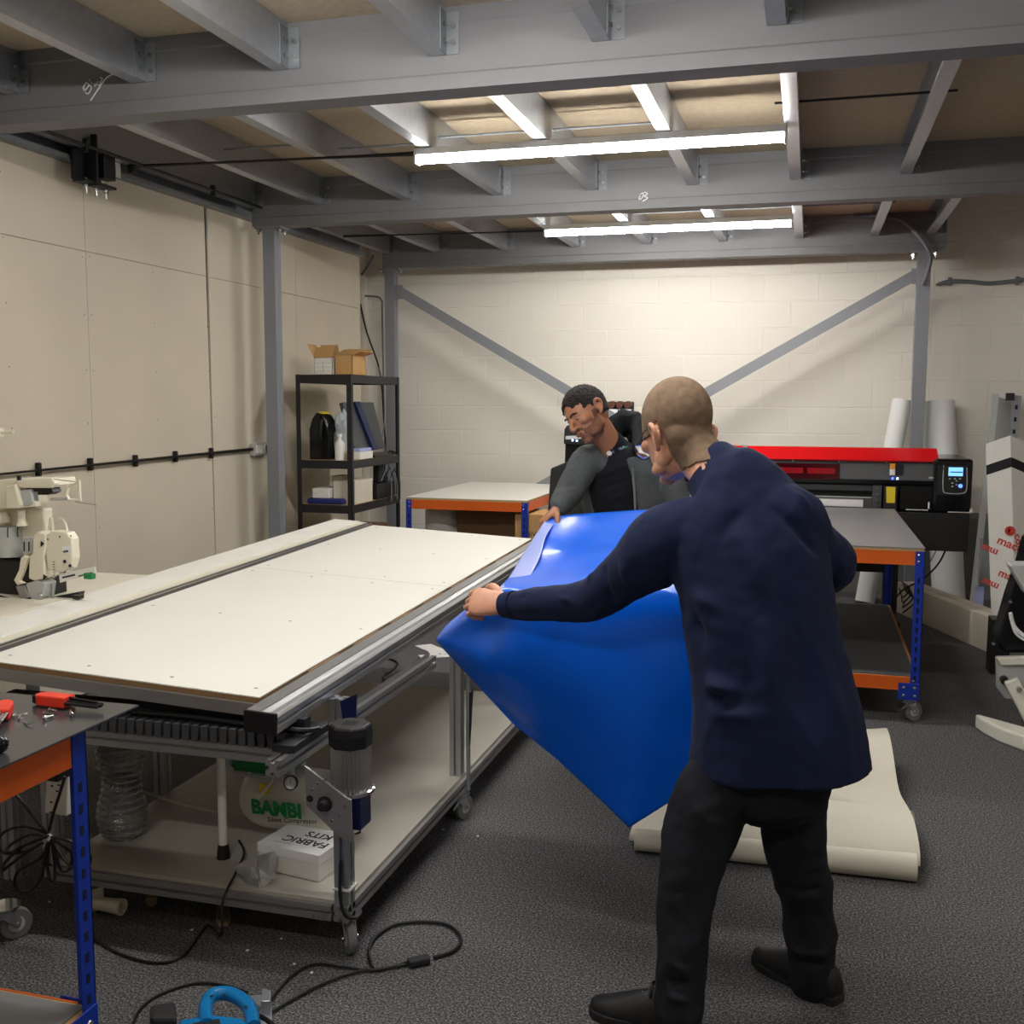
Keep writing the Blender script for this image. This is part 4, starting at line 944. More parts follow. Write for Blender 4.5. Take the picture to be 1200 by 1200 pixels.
c1 = at(1157, 764.5, Z=0); d1 = V(-.415, 1.10, 0).normalized(); e1 = V(d1.y, -d1.x, 0)
def LC(u, v, w): return c1 + d1*u + e1*v + V(0, 0, w)
b = MB(); b.slab([LC(0, 0, 0), LC(0, .17, 0), LC(1.35, .17, 0), LC(1.35, 0, 0)], (0, 0, .235)); b.build('carton_body', 'cream_card', bx_, bevel=.004)
b = MB(); b.slab([LC(.004, .083, .2355), LC(.004, .087, .2355), LC(1.34, .087, .2355), LC(1.34, .083, .2355)], (0, 0, .0005)); b.build('lid_seam', 'tan', bx_)
# tall carton printed with red words leaning in the corner
tc_ = thing('tall_carton', 'tall white cardboard carton with red lettering leaning at the right edge', 'box', at(1180, 745, Z=0))
Y0c = 7.15
def TC(px, py, dy=0): return at(px, py, Y=Y0c+dy)
P00 = TC(1155, 520); P01 = TC(1184, 510, -.05); P02 = TC(1215, 524, .06)
B00 = TC(1162, 745); B00 = P00+(B00-P00)*(P02.z/(P00.z-B00.z)); B01 = P01+(B00-P00); B02 = P02+(B00-P00)
b = MB(); b.add([P00, P01, P02, P00+(P02-P01), B00, B01, B02, B00+(B02-B01)], [(0, 1, 5, 4), (1, 2, 6, 5), (2, 3, 7, 6), (3, 0, 4, 7), (0, 3, 2, 1), (4, 5, 6, 7)]); b.build('carton_body', 'white_card', tc_, bevel=.003)
def q4(u, v, f):  # point on a face: f=0 left face, 1 right face; u across, v down
    a, c, d_, e = (P00, P01, B00, B01) if f == 0 else (P01, P02, B01, B02)
    return (a*(1-u)+c*u)*(1-v) + (d_*(1-u)+e*u)*v
for f, na in ((0, None), (1, None)):
    nn = ((P01-P00).cross(B00-P00) if f == 0 else (P02-P01).cross(B01-P01)).normalized()
    if nn.y > 0: nn = -nn
    b = MB(); b.slab([q4(0, .10, f)+nn*.001, q4(1, .10, f)+nn*.001, q4(1, .145, f)+nn*.001, q4(0, .145, f)+nn*.001], nn*.0015); b.build('black_strap', 'ink', tc_)
def wr(s, px, py, size, ang, f):
    nn = ((P01-P00).cross(B00-P00) if f == 0 else (P02-P01).cross(B01-P01)).normalized()
    if nn.y > 0: nn = -nn
    a = P00 if f == 0 else P01; o = at(px, py, Y=a.y); d = (o-CP); t_ = (a-CP).dot(nn)/d.dot(nn); o = CP+d*t_+nn*.002
    ax = (P01-P00).normalized() if f == 0 else (P02-P01).normalized(); ay = nn.cross(ax)
    if ay.z < 0: ay = -ay
    xd = ax*math.cos(ang)+ay*math.sin(ang); yd = -ax*math.sin(ang)+ay*math.cos(ang)
    if xd.cross(yd).dot(nn) < 0: yd = -yd
    text(s, size, o, xd, yd, 'red_ink', tc_, bold=.0015)
A_ = -.72
wr('mactac', 1167.5, 636, .075, A_, 0); wr('mac', 1171, 649, .070, A_+PI, 0) if False else None
wr('mactac', 1169, 674, .07, A_, 0)
wr('mac', 1170.5, 645, .065, A_+PI, 0); wr('mac', 1171.5, 685, .065, A_+PI, 0)
wr('mactac', 1183, 640, .07, -.9, 1) if False else None
q = at(1183.5, 622, Y=P01.y-.004)
b = MB(); b.lathe(q+V(0, -.004, 0), (0, 1, 0), [(0, .012), (0, .030), (.002, .030), (.002, .012)], 20); b.box(q.x-.012, q.x+.0, q.y-.004, q.y-.002, q.z-.012, q.z+.012); b.build('round_mark', 'red_ink', tc_)
wr('.co.uk', 1188, 624, .07, -.95, 1)
# aluminium profiles and a perforated rail leaning behind the carton
def lean(name, label, pa, pb, w, h, m, cat='profile', Yt=9.2, Yb=8.7, holes=False, group=None):
    a = at(*pa, Y=Yt); c = at(*pb, Y=Yb); b = MB(); b.bar(a, c, w, h, hint=(0, 1, 0))
    t = thing(name, label, cat, c, group); b.build('rail', m, t)
    if holes:
        b = MB(); s_, t2, d = frame(c-a, (0, 1, 0)); 
        for k in range(14):
            o = a+d*(.08+k*.10); fr_ = -t2 if t2.y > 0 else t2; b.bar(o+fr_*(h/2), o+fr_*(h/2)+d*.035, .02, .002, hint=(0, 1, 0))
        b.build('hole', 'ink', t)
    return t
lean('aluminium_profile', 'dull metal profile leaning on the back wall behind the tall carton', (1167, 462), (1137, 735), .045, .03, 'machine_grey', group=None)
lean('perforated_rail', 'galvanised rail with a row of holes leaning behind the tall carton', (1192, 464), (1165, 735), .06, .03, 'galv', holes=True)
t = thing('acrylic_sheet', 'large clear acrylic sheet leaning on the back wall behind the tall carton', 'sheet', at(1150, 735, Y=8.6))
a = [at(1170, 465, Y=9.3), at(1186, 470, Y=9.3), at(1162, 735, Y=8.85), at(1141, 735, Y=8.85)]; b = MB(); b.slab(a, (0, -.006, 0)); b.build('pane', 'acrylic', t)
b = MB(); q = at(1183, 465, Y=9.2); b.box(q.x-.03, q.x+.03, q.y-.04, q.y, q.z-.03, q.z+.03); b.build('corner_clip', 'black', t)
t = obox('acrylic_offcut', 'small clear acrylic offcut with a pale print leaning low beside the tall carton', 'sheet', at(1145, 690, Y=8.0).x, at(1160, 690, Y=8.0).x, 7.98, 7.985, .25, .42, 'acrylic')
q0 = at(1142, 700, Y=7.97); b = MB(); b.box(q0.x, q0.x+.06, 7.972, 7.975, q0.z-.06, q0.z+.08)
tag(b.build('printed_card', 'lilac_print'), 'small lilac printed card stuck to the clear offcut', 'card')
# machine cut by the right edge of the photo
rm = thing('heat_press', 'white and black machine on a curved white foot, cut off by the right edge', 'machine', (1.12, 5.6, 0))
b = MB(); f0 = at(1143, 836, Z=.05)
pts = [at(1143, 832, Z=.09), at(1150, 845, Z=.06), at(1170, 858, Z=.05), at(1200, 869, Z=.05), at(1240, 870, Z=.05), at(1240, 850, Z=.05), at(1200, 850, Z=.08), at(1165, 838, Z=.09)]
b.slab([p_+V(0, 0, -p_.z+.0) for p_ in pts], (0, 0, .075)); b.build('curved_foot', 'white_enamel', rm, bevel=.012, seg=3, smooth=True)
Yr = 5.75
b = MB(); pl = [at(x, y, Y=Yr) for x, y in ((1167, 770), (1240, 768), (1240, 822), (1178, 819), (1168, 806))]; b.slab(pl, (0, .03, 0)); b.build('mounting_plate', 'machine_grey', rm, bevel=.006)
b = MB(); pl = [at(x, y, Y=Yr) for x, y in ((1167, 770), (1240, 768), (1240, 777), (1172, 778))]; b.slab(pl, (0, -.03, 0)); b.build('top_ledge', 'white_enamel', rm, bevel=.004)
b = MB(); b.bar(at(1184, 796, Y=Yr-.06), at(1212, 850, Y=Yr-.1), .07, .05, hint=(0, 1, 0)); b.build('support_leg', 'white_enamel', rm, bevel=.01)
b = MB(); q = at(1177, 797, Y=Yr-.02); b.cyl(q+V(0, .02, 0), q+V(0, -.02, 0), .02, n=16); b.build('pivot', 'black', rm, smooth=True)
b = MB(); q = at(1194, 807, Y=Yr-.10); b.cyl(q+V(0, .02, 0), q+V(0, -.02, 0), .012, n=16); b.build('bolt', 'zinc', rm, smooth=True)
b = MB(); pl = [at(x, y, Y=Yr+.1) for x, y in ((1206, 630), (1198, 660), (1184, 700), (1168, 755), (1177, 766), (1245, 766), (1245, 630))]; b.slab(pl, (0, .2, 0)); b.build('black_housing', 'black_gloss', rm, bevel=.02, seg=3)
b = MB(); pl = [at(x, y, Y=Yr-.15) for x, y in ((1184, 664), (1186, 662), (1245, 662), (1245, 724), (1203, 697))]; b.slab(pl, (0, .14, -.0)); b.build('side_table', 'machine_grey', rm, bevel=.01)
b = MB(); b.tube([at(x, y, Y=Yr+.08) for x, y in ((1184, 718), (1188, 733), (1196, 742), (1206, 748))], .010, 8); b.tube([at(x, y, Y=Yr+.08) for x, y in ((1184, 722), (1190, 742), (1204, 752))], .006, 8); b.build('white_lead', 'paper', rm, smooth=True)
b = MB()
for x, y in ((1184, 705), (1164, 754)): q = at(x, y, Y=Yr+.09); b.cyl(q, q+V(0, -.01, 0), .008, n=8)
b.build('bolt', 'zinc', rm)
_c = at(1222, 800, Y=Yr); b = MB(); b.box(_c.x-.03, _c.x+.09, Yr+.035, Yr+.13, .05, 1.0); b.build('column', 'machine_grey', rm, bevel=.008)
obox('black_bin', 'small black plastic bin at the foot of the tall carton', 'bin', at(1158, 722, Y=6.9).x, at(1180, 722, Y=6.9).x, 6.75, 6.9, 0, .33, 'black')

# ------------------------------------------------------------------ things on the floor
cable([at(x, y, Z=.008) for x, y in ((437, 1135), (432, 1115), (440, 1098), (462, 1084), (495, 1080), (525, 1084), (540, 1099), (532, 1114), (508, 1122))], 'black mains lead looping on the carpet, ending in a connector', .0055, 'cable', 'mains_lead')
cable([at(x, y, Z=.008) for x, y in ((478, 1127), (440, 1137), (400, 1133), (368, 1130), (340, 1145), (312, 1178))], 'black lead running over the carpet from the connector to the blue tool, upper strand', .004, 'cable', 'power_lead')
cable([at(x, y, Z=.008) for x, y in ((478, 1130), (440, 1136), (425, 1137), (385, 1150), (345, 1170), (318, 1186))], 'black lead running over the carpet from the connector to the blue tool, lower strand', .004, 'cable', 'power_lead')
a = at(478, 1129, Z=.014); c = at(503, 1123, Z=.014); b = MB(); b.bar(a, c, .032, .022); tag(b.build('lead_connector', 'rubber', bevel=.006), 'black in-line connector on the carpet joining two leads', 'connector')
cable([at(x, y, Z=.006) for x, y in ((155, 1203), (165, 1182), (190, 1164), (230, 1152), (265, 1155), (290, 1163))], 'thin black lead curling on the carpet behind the blue tool', .004)
PE = at(263, 1046, Z=.172); PE.y = 2.665
cable([at(280, 985, Z=.19), at(286, 1000, Z=.182), at(275, 1025, Z=.18), PE+V(0, .0, .006), PE+V(0, -.035, -.03), PE+V(0, -.045, -.12), at(243, 1085, Z=.006), at(215, 1120, Z=.006), at(180, 1128, Z=.006), at(135, 1115, Z=.006), at(100, 1092, Z=.006)], 'thin black lead dropping off the table base and curving over the dark carpet', .004)
cable([at(436, 770, Z=.006), at(455, 772, Z=.006), at(466, 777, Z=.006), at(460, 785, Z=.006), at(450, 792, Z=.006), at(452, 801, Z=.006)], 'short curl of black lead on the carpet behind the table', .007)
def pad(name, label, cat, pxs, m, h=.02, z=0.):
    b = MB(); b.slab([at(x, y, Z=z) for x, y in pxs], (0, 0, h)); return tag(b.build(name, m, bevel=h*.3), label, cat)
pad('tan_pad', 'small tan rounded card piece on the carpet under the front of the table', 'card', ((255, 1064), (269, 1064), (271, 1078), (268, 1086), (256, 1087), (253, 1080)), 'tan', .012)
pad('paper_strip', 'white offcut strip on the carpet behind the table, upper one', 'offcut', ((486, 757), (505, 755), (527, 764), (522, 768), (500, 763)), 'paper', .003)
pad('paper_strip', 'white offcut strip on the carpet behind the table, lower one', 'offcut', ((490, 768), (528, 767), (528, 770), (494, 772)), 'paper', .003)
pad('paper_strip', 'bent white offcut behind the table leg near the blue vinyl', 'offcut', ((497, 758), (510, 764), (520, 770), (505, 768)), 'paper', .002, .004)
for k, (x, y) in enumerate(((58, 1057), (170, 1040), (290, 1114), (225, 1090), (330, 1100), (365, 1140), (345, 1130), (520, 972), (440, 757), (480, 800), (560, 980), (196, 902))):
    q = at(x, y, Z=0); b = MB(); b.slab([q+V(random.uniform(.003, .007)*math.cos(a), random.uniform(.003, .007)*math.sin(a), 0) for a in (0, 1.3, 2.5, 3.9, 5.1)], (0, 0, .002))
    tag(b.build('paper_scrap', 'paper'), 'tiny white scrap on the carpet, %s' % ['beside the caster at the far left', 'under the left of the table base', 'in the lit carpet before the tan pad', 'left of the tan pad', 'right of the tan pad', 'beside the looping lead', 'left of the looping lead', 'in front of the middle caster', 'behind the table, left one', 'behind the table, right one', 'right of the middle caster', 'left of the wrapped bundle'][k], 'scrap', 'tiny paper scraps on the carpet')
# grey plastic joint lying under the table, small knob
t = thing('plastic_fitting', 'cream plastic pipe fitting lying on the carpet at the lower left', 'fitting', at(120, 1060, Z=0))
a = at(112, 1058, Z=.03); c = at(143, 1063, Z=.03); b = MB(); b.lathe(a, c-a, [(0, .020), (.05, .022), (.10, .026), (.10, .018), (.03, .012)], 20); b.build('spout', 'machine_white', t, smooth=True)
b = MB(); b.slab([at(100, 1073, Z=0), at(122, 1065, Z=0), at(122, 1048, Z=0), at(100, 1055, Z=0)], (0, 0, .03)); b.build('bracket', 'machine_white', t, bevel=.005)
b = MB(); q = at(178, 1060, Z=.0); b.lathe(q, (0, 0, 1), [(0, .016), (.02, .02), (.03, .018), (.034, .01)], 8); tag(b.build('knob_cap', 'tan'), 'small dull tan knob on the carpet under the table', 'knob')
# folded roll of off-white fabric
fr = thing('fabric_bolt', 'wide off-white bolt of fabric folded on the carpet behind the man in navy', 'fabric', at(900, 980, Z=0))
N = 40
def fabric_layer(name, L0, L1, ripple, off, z0, y_ext, end_r):
    pass
# cross-section runs from the near bulge over a dip up to the far fold; length runs left-right
sec = [(0, .045), (-.028, .02), (-.01, .003), (.06, .002), (.35, .003)]
def bolt_mesh():
    b = MB(); xs = np.linspace(0, 1, 30)
    nearL = at(737, 990, Z=.0); nearR = at(1078, 1026, Z=.0)
    farL = at(800, 905, Z=.0) ; farR = at(1036, 893, Z=.0)
    prof = [(.00, .035), (.012, .065), (.06, .095), (.16, .115), (.28, .105), (.42, .08), (.52, .07), (.60, .085), (.72, .13), (.84, .165), (.93, .172), (.985, .16), (1.0, .135)]
    pp = spline([V(a, c, 0) for a, c in prof], 5)
    rings = []
    for u in xs:
        n0 = nearL.lerp(nearR, u); f0 = farL.lerp(farR, u); row = []
        for p_ in pp:
            q = n0.lerp(f0, p_.x); z = p_.y*(1+.10*noise.noise(V(u*3, p_.x*3, 2)))*(0.55+.45*min(1, u*2.2)) + .004
            row.append(V(q.x, q.y, z))
        rings.append(row)
    n = len(pp); top = [p_ for r in rings for p_ in r]; bot = [p_-V(0, 0, .006) for p_ in top]
    R = len(rings); fs = []
    for k in range(R-1):
        for i in range(n-1):
            fs.append((k*n+i, k*n+i+1, (k+1)*n+i+1, (k+1)*n+i)); o = R*n; fs.append((o+k*n+i, o+(k+1)*n+i, o+(k+1)*n+i+1, o+k*n+i+1))
    o = R*n
    for k in range(R-1): fs.append((k*n, (k+1)*n, o+(k+1)*n, o+k*n)); fs.append((k*n+n-1, o+k*n+n-1, o+(k+1)*n+n-1, (k+1)*n+n-1))
    for i in range(n-1): fs.append((i, o+i, o+i+1, i+1)); a = (R-1)*n; fs.append((a+i, a+i+1, o+a+i+1, o+a+i))
    b.add(top+bot, fs)
    return b
bolt_mesh().build('top_layer', 'fabric_white', fr, smooth=True, ang=60)
b = MB(); nl = at(742, 990, Z=.045); nr = at(1075, 1024, Z=.045); nl.y += .05; nr.y += .05
b.lathe(nl, nr-nl, [(0, .03), (0, .038), ((nr-nl).length, .046), ((nr-nl).length, .03)], 28); b.build('near_roll', 'fabric_white', fr, smooth=True)
p0, p1 = at(960, 950, Z=.06), at(1066, 968, Z=.055); p0.y += .1
b = MB(); b.lathe(p0, p1-p0, [(0, .03), (0, .055), ((p1-p0).length, .055), ((p1-p0).length, .02)], 28); b.build('inner_roll', 'fabric_white', fr, smooth=True)
b = MB(); f0, f1 = at(960, 903, Z=.07), at(1036, 902, Z=.07); b.lathe(f0, f1-f0, [(0, .03), (0, .062), ((f1-f0).length, .062), ((f1-f0).length, .03)], 28); b.build('far_roll', 'fabric_white', fr, smooth=True)
# clear wrapped bundle and power strip by the bench leg
b = MB(); q = V(-2.17, 2.92, .171)
prof = [(0, .05), (.01, .066)]+[(.02+.011*k, .070+(.004 if k % 2 else -.003)+.01*math.sin(k*.3)) for k in range(30)]+[(.36, .05), (.38, .02)]
b.lathe(q, (0.02, 0, 1), prof, 28); tag(b.build('wrapped_bundle', mat('stretch_wrap', (150, 152, 152), .1, trans=.8, bump=.8, bscale=40)), 'upright bundle in shiny clear stretch wrap on the left of the table base', 'bundle')
t = thing('power_strip', 'white power strip hanging at the left behind the blue bench leg', 'power strip', at(65, 960, Y=2.5))
b = MB(); pl = [at(x, y, Y=2.5) for x, y in ((54, 905), (80, 905), (78, 957), (52, 953))]; b.slab(pl, (0, .03, 0)); b.build('strip_body', 'white_card', t, bevel=.004)
b = MB()
for x, y in ((61, 921), (69, 920), (60, 940), (67, 927), (60, 952)): q = at(x, y, Y=2.4995); b.box(q.x-.004, q.x+.004, q.y-.0015, q.y+.0005, q.z-.002, q.z+.002)
b.build('socket_hole', 'ink', t)
b = MB(); q = at(69, 905, Y=2.46); b.box(q.x-.025, q.x+.02, q.y-.03, q.y+.03, q.z-.02, q.z+.03); b.build('plug', 'black', t, bevel=.008)
q = at(138, 944, Y=3.28); t = thing('mains_plug', 'white mains plug on a black lead beside the rear left upright', 'plug', q-V(0, 0, .03))
b = MB(); b.box(q.x-.03, q.x+.03, q.y-.02, q.y+.02, q.z-.03, q.z+.03); b.build('plug_body', 'white_card', t, bevel=.008)
b = MB(); b.box(q.x-.02, q.x+.05, q.y+.02, q.y+.06, q.z-.02, q.z+.05); b.build('black_socket', 'black', t, bevel=.006)
cable([at(133, 858, Y=3.25), at(132, 880, Y=3.25), at(124, 905, Y=3.25), at(118, 950, Y=3.25)], 'thin black lead hanging from the table frame, left strand', .005)
cable([at(137, 858, Y=3.25), at(134, 875, Y=3.25), at(142, 895, Y=3.25), at(142, 925, Y=3.27)], 'thin black lead hanging from the table frame, right strand', .006)
# coiled black lead tied in the middle, hanging at the lower left
cc_ = at(57, 982, Y=2.30)
t = thing('cable_coil', 'bundle of coiled black lead tied in the middle, hanging behind the blue bench leg', 'cable', cc_-V(0, 0, .12))
def coil(pxs, r=.0042): b = MB(); b.tube([at(x, y, Y=2.30+.012*math.sin(i*1.7+pxs[0][0])) for i, (x, y) in enumerate(pxs)], r, 8, 6); b.build('loop', 'cable', t, smooth=True)
coil(((58, 978), (30, 968), (5, 975), (-2, 990), (8, 1000), (30, 990), (56, 980)))
coil(((56, 980), (35, 978), (15, 988), (8, 998), (30, 998), (56, 984)))
coil(((56, 984), (30, 1000), (10, 1015), (3, 1020), (8, 1008), (30, 990), (56, 980)))
coil(((57, 984), (48, 1005), (22, 1020), (18, 1038), (32, 1045), (48, 1030), (52, 1008), (57, 984)))
coil(((58, 984), (55, 1010), (58, 1030), (64, 1032), (64, 1010), (60, 984)))
coil(((60, 984), (66, 1005), (72, 1020), (82, 1018), (84, 1000), (72, 990), (60, 982)))
coil(((60, 981), (80, 985), (100, 995), (106, 1008), (98, 1020), (80, 1012), (60, 984)))
coil(((58, 980), (38, 955), (22, 935), (8, 918))); coil(((57, 976), (62, 955), (70, 930), (76, 910)))
b = MB(); b.lathe(cc_-V(.012, 0, .006), (1, 0, .5), [(0, .010), (.018, .011)], 14); b.build('cable_tie', 'machine_grey', t)

# blue hand tool at the bottom edge
jt = thing('jigsaw', 'bright blue electric jigsaw lying on the carpet at the bottom edge', 'power tool', at(262, 1200, Z=0))
bt = V(0, 0, 0)
def J(px, py, z): return at(px, py, Z=z)
hand = [(234, 1184), (237, 1168), (245, 1159), (260, 1157), (278, 1163), (293, 1173), (302, 1185), (300, 1200), (285, 1200), (285, 1186), (275, 1182), (262, 1181), (252, 1182), (248, 1186), (240, 1192), (236, 1198)]
b = MB(); b.tube([J(242, 1203, .085), J(241, 1180, .088), J(250, 1166, .09), J(270, 1165, .09), J(291, 1179, .088), J(297, 1203, .085)], .018, 16, 6); b.build('handle', 'blue_plastic', jt, smooth=True)
b = MB(); b.slab([J(x, y, .095) for x, y in ((209, 1193), (250, 1187), (285, 1191), (298, 1205), (290, 1230), (214, 1240), (206, 1215))], (0, 0, -.08)); b.build('motor_housing', 'blue_plastic', jt, bevel=.014, seg=4, smooth=True)
b = MB(); b.slab([J(x, y, .0955) for x, y in ((226, 1199), (257, 1194), (259, 1202), (225, 1206))], (0, 0, .001)); b.build('rating_label', 'ink', jt)
b = MB()
for x, y in ((248, 1167), (262, 1166), (288, 1180)): q = J(x, y, .1062); b.lathe(q, (0, 0, 1), [(0, .005), (.001, .0045)], 12)
b.build('screw', 'ink', jt)
b = MB(); b.slab([J(x, y, .0) for x, y in ((286, 1172), (305, 1170), (318, 1176), (320, 1215), (300, 1215), (305, 1185))], (0, 0, .012)); b.slab([J(x, y, .01) for x, y in ((308, 1174), (318, 1177), (317, 1190), (306, 1190))], (0, 0, .04)); b.build('base_plate', 'galv', jt, bevel=.002)
b = MB(); b.slab([J(x, y, .03) for x, y in ((176, 1198), (206, 1193), (208, 1215), (176, 1215))], (0, 0, .05)); b.build('front_grip', 'rubber', jt, bevel=.01)
b = MB(); b.tube([J(302, 1190, .07), J(312, 1195, .05), J(322, 1203, .03)], .006, 8); b.build('lead', 'cable', jt, smooth=True)

# ------------------------------------------------------------------ tools and screws on the front bench
ZT = .9005
def hexset(px, py, label, ang, keys, n=8):
    c = at(px, py, Z=ZT); t = thing('hex_key_set', label, 'tool', c, 'red folding hex key sets on the steel bench')
    d = V(math.cos(ang), math.sin(ang), 0); s = V(-d.y, d.x, 0)
    def P(u, v, w): return c+d*u+s*v+V(0, 0, w)
    b = MB(); b.slab([P(-.062, -.008, .002), P(-.05, -.018, .002), (P(.028, -.02, .002)), P(.03, .02, .002), P(-.045, .02, .002), P(-.062, .008, .002)], (0, 0, .026)); b.build('red_body', 'red_plastic', t, bevel=.004)
    b = MB(); b.slab([P(-.074, -.007, .003), P(-.058, -.012, .003), P(-.058, .012, .003), P(-.074, .007, .003)], (0, 0, .022)); b.build('tail_button', 'black', t, bevel=.004)
    for k, (l, v, w, r) in enumerate(keys):
        b = MB(); b.cyl(P(.025, v, w), P(.03+l, v*.7, w*.8), r, n=6); b.build('hex_key', 'black' if ang > -.5 and ang < .5 else 'alu_dull', t)
    return t
hexset(70, 828, 'folding hex key set with a red body and black keys, the right one', -.02, [(.085, -.015, .014, .004), (.090, -.006, .016, .004), (.088, .004, .018, .0045), (.08, .013, .016, .0035), (.075, .0, .024, .003)])
hexset(2, 842, 'red bodied hex key set with steel keys spread out, cut by the left edge', -1.0, [(.085, -.010, .014, .006), (.075, .008, .016, .005), (.05, .016, .02, .003), (.06, .0, .022, .0035)])
def screw(px, py, label, d=(1, 0, 0)):
    c = at(px, py, Z=ZT+.0055); t = thing('machine_screw', label, 'screw', c-V(0, 0, .005), 'loose socket screws on the steel bench')
    d = Vector(d).normalized(); b = MB(); b.cyl(c, c+d*.020, .003, n=10); b.build('thread', 'zinc', t, smooth=True)
    b = MB(); b.lathe(c, -d, [(0, .0055), (.004, .0055), (.006, .004), (.006, .002), (.003, .002)], 14); b.build('head', 'chrome', t, smooth=True)
screw(53, 841, 'zinc socket screw nearest the front among the four by the red tool', (.3, 1, 0)); screw(54, 836, 'zinc socket screw lying just left of the middle of the four', (1, .1, 0))
screw(60, 832, 'zinc socket screw touching the red tool body', (1, -.2, 0)); screw(84, 837, 'zinc socket screw standing apart on the right of the four', (-.6, .6, .1))
for k, (x, y, a) in enumerate(((28, 845, -.6), (24, 838, -1.), (32, 836, -2.2))):
    c = at(x, y, Z=ZT+.003); b = MB(); b.tube([c, c+V(.03*math.cos(a), .03*math.sin(a), .0), c+V(.034*math.cos(a)+.006, .034*math.sin(a)+.008, .004)], .0018, 6, 3)
    tag(b.build('hex_key', 'alu'), 'small loose steel hex key beside the left red set, %s' % ['lowest', 'middle', 'topmost'][k], 'tool', 'loose hex keys on the steel bench')
b = MB(); q = at(0, 872, Z=ZT+.018); b.ball(q, .018); tag(b.build('black_ball_knob', 'black_gloss', smooth=True), 'round black knob on the steel bench at the left edge of the photo', 'knob')

# ------------------------------------------------------------------ sewing machine at the left
Ys = 3.42
sm = thing('sewing_machine', 'cream industrial embroidery machine standing on the left side of the cutting table', 'sewing machine', at(60, 708, Y=Ys))
def S(px, py, dy=0.): return at(px, py, Y=Ys+dy)
def splate(name, m, pxs, dy, dep, bev=.006, smooth=False, par=None): b = MB(); b.slab([S(x, y, dy) for x, y in pxs], (0, dep, 0)); return b.build(name, m, par or sm, bevel=bev, seg=3, smooth=smooth, each=False)
splate('upper_arm', 'machine_white', ((-40, 566), (5, 562), (60, 561), (62, 570), (24, 570), (20, 596), (-40, 598)), -.03, .14)
splate('arm_head', 'machine_white', ((6, 570), (17, 567), (24, 592), (22, 596), (6, 596)), -.05, .16)
splate('top_rail', 'machine_white', ((18, 563), (60, 560), (64, 567), (60, 572), (22, 572)), -.04, .03)
splate('tension_block', 'machine_grey', ((23, 574), (36, 573), (38, 590), (32, 594), (24, 592)), -.035, .04)
splate('dark_recess', 'black', ((30, 572), (60, 572), (62, 577), (56, 580), (44, 580), (44, 576), (30, 577)), -.02, .05, .002)
splate('lower_rail', 'machine_white', ((16, 591), (42, 587), (42, 594), (16, 596)), -.03, .03, .003)
b = MB(); b.cyl(S(60, 585), S(86, 585), .006, n=10); b.build('guide_bar', 'machine_grey', sm, smooth=True)
b = MB(); b.tube([S(58, 561, -.03), S(75, 563, -.03), S(92, 565, -.03)], .002, 6); b.build('thread_wire', 'alu', sm)
b = MB(); b.tube([S(88, 588, -.03), S(100, 590, -.03), S(113, 592, -.03)], .002, 6); b.build('thread_pin', 'alu', sm)
b = MB(); b.tube([S(x, y, -.03) for x, y in ((80, 571), (93, 564), (94, 586), (81, 586), (78, 580), (80, 571))], .0065, 8, 0); b.build('thread_guard', 'machine_white', sm, smooth=True)
b = MB(); b.box(S(30, 560).x-.006, S(30, 560).x+.006, Ys-.04, Ys-.03, S(30, 562).z, S(30, 557).z); b.build('thumb_screw', 'black', sm)
b = MB(); b.lathe(S(25, 598), (0, 0, -1), [(0, .014), (.03, .014), (.06, .022)], 18); b.lathe(S(2, 600), (0, 0, -1), [(0, .02), (.02, .03), (.04, .03)], 18); b.build('post', 'machine_white', sm, smooth=True)
b = MB(); b.lathe(S(12, 652, .02), (0, 0, 1), [(0, .042), (.002, .050), (.118, .050), (.12, .047), (.121, .02)], 36); b.build('thread_drum', 'machine_grey', sm, smooth=True)
b = MB(); b.slab([S(8.3, 618, -.031), S(9.3, 618, -.031), S(9.3, 630, -.031), S(8.3, 630, -.031)], (0, .002, 0)); b.slab([S(20, 618, -.0285), S(21, 618, -.0285), S(21, 629, -.0285), S(20, 629, -.0285)], (0, .002, 0)); b.build('drum_slot', 'ink', sm)
splate('needle_head', 'machine_white', ((54, 627), (60, 622), (78, 624), (83, 632), (84, 655), (81, 667), (70, 671), (56, 668), (53, 650)), -.05, .05, .006)
b = MB(); b.tube([S(58, 624), S(59, 610), S(61, 608), S(62, 622)], .006, 8, 2); b.tube([S(63, 610), S(70, 607), (S(76, 612)), S(79, 624)], .0055, 8, 4); b.build('handle', 'machine_white', sm, smooth=True)
b = MB(); b.slab([S(73, 640, -.0505), S(84, 638.5, -.0505), S(84, 648, -.0505), S(73, 649, -.0505)], (0, -.0006, 0)); b.build('badge', 'paper', sm)
text('a.JUKI', .010, S(73.6, 647.2, -.0515), (1, 0, .08), (0, 0, 1), 'led_blue' if False else 'navy_plate', sm, bold=.0004)
b = MB()
for x, y, r in ((76, 658, .007), (82, 663, .006), (70, 629, .003), (83, 628, .003), (56, 632, .003)): b.cyl(S(x, y, -.05), S(x, y, -.053), r, n=14)
b.build('screw', 'black', sm)
splate('clutch_block', 'machine_grey', ((26, 630), (39, 629), (39, 648), (26, 648)), -.04, .08, .004)
b = MB(); b.slab([S(27.5, 635, -.041), S(29, 635, -.041), S(29, 646, -.041), S(27.5, 646, -.041)], (0, .002, 0)); b.slab([S(33, 635, -.041), S(34.5, 635, -.041), S(34.5, 646, -.041), S(33, 646, -.041)], (0, .002, 0)); b.build('slot', 'ink', sm)
splate('face_plate', 'machine_white', ((38, 628), (43, 623), (53, 626), (54, 640), (51, 652), (52, 678), (40, 681), (33, 678), (34, 652), (38, 648)), -.055, .09, .006)
b = MB()
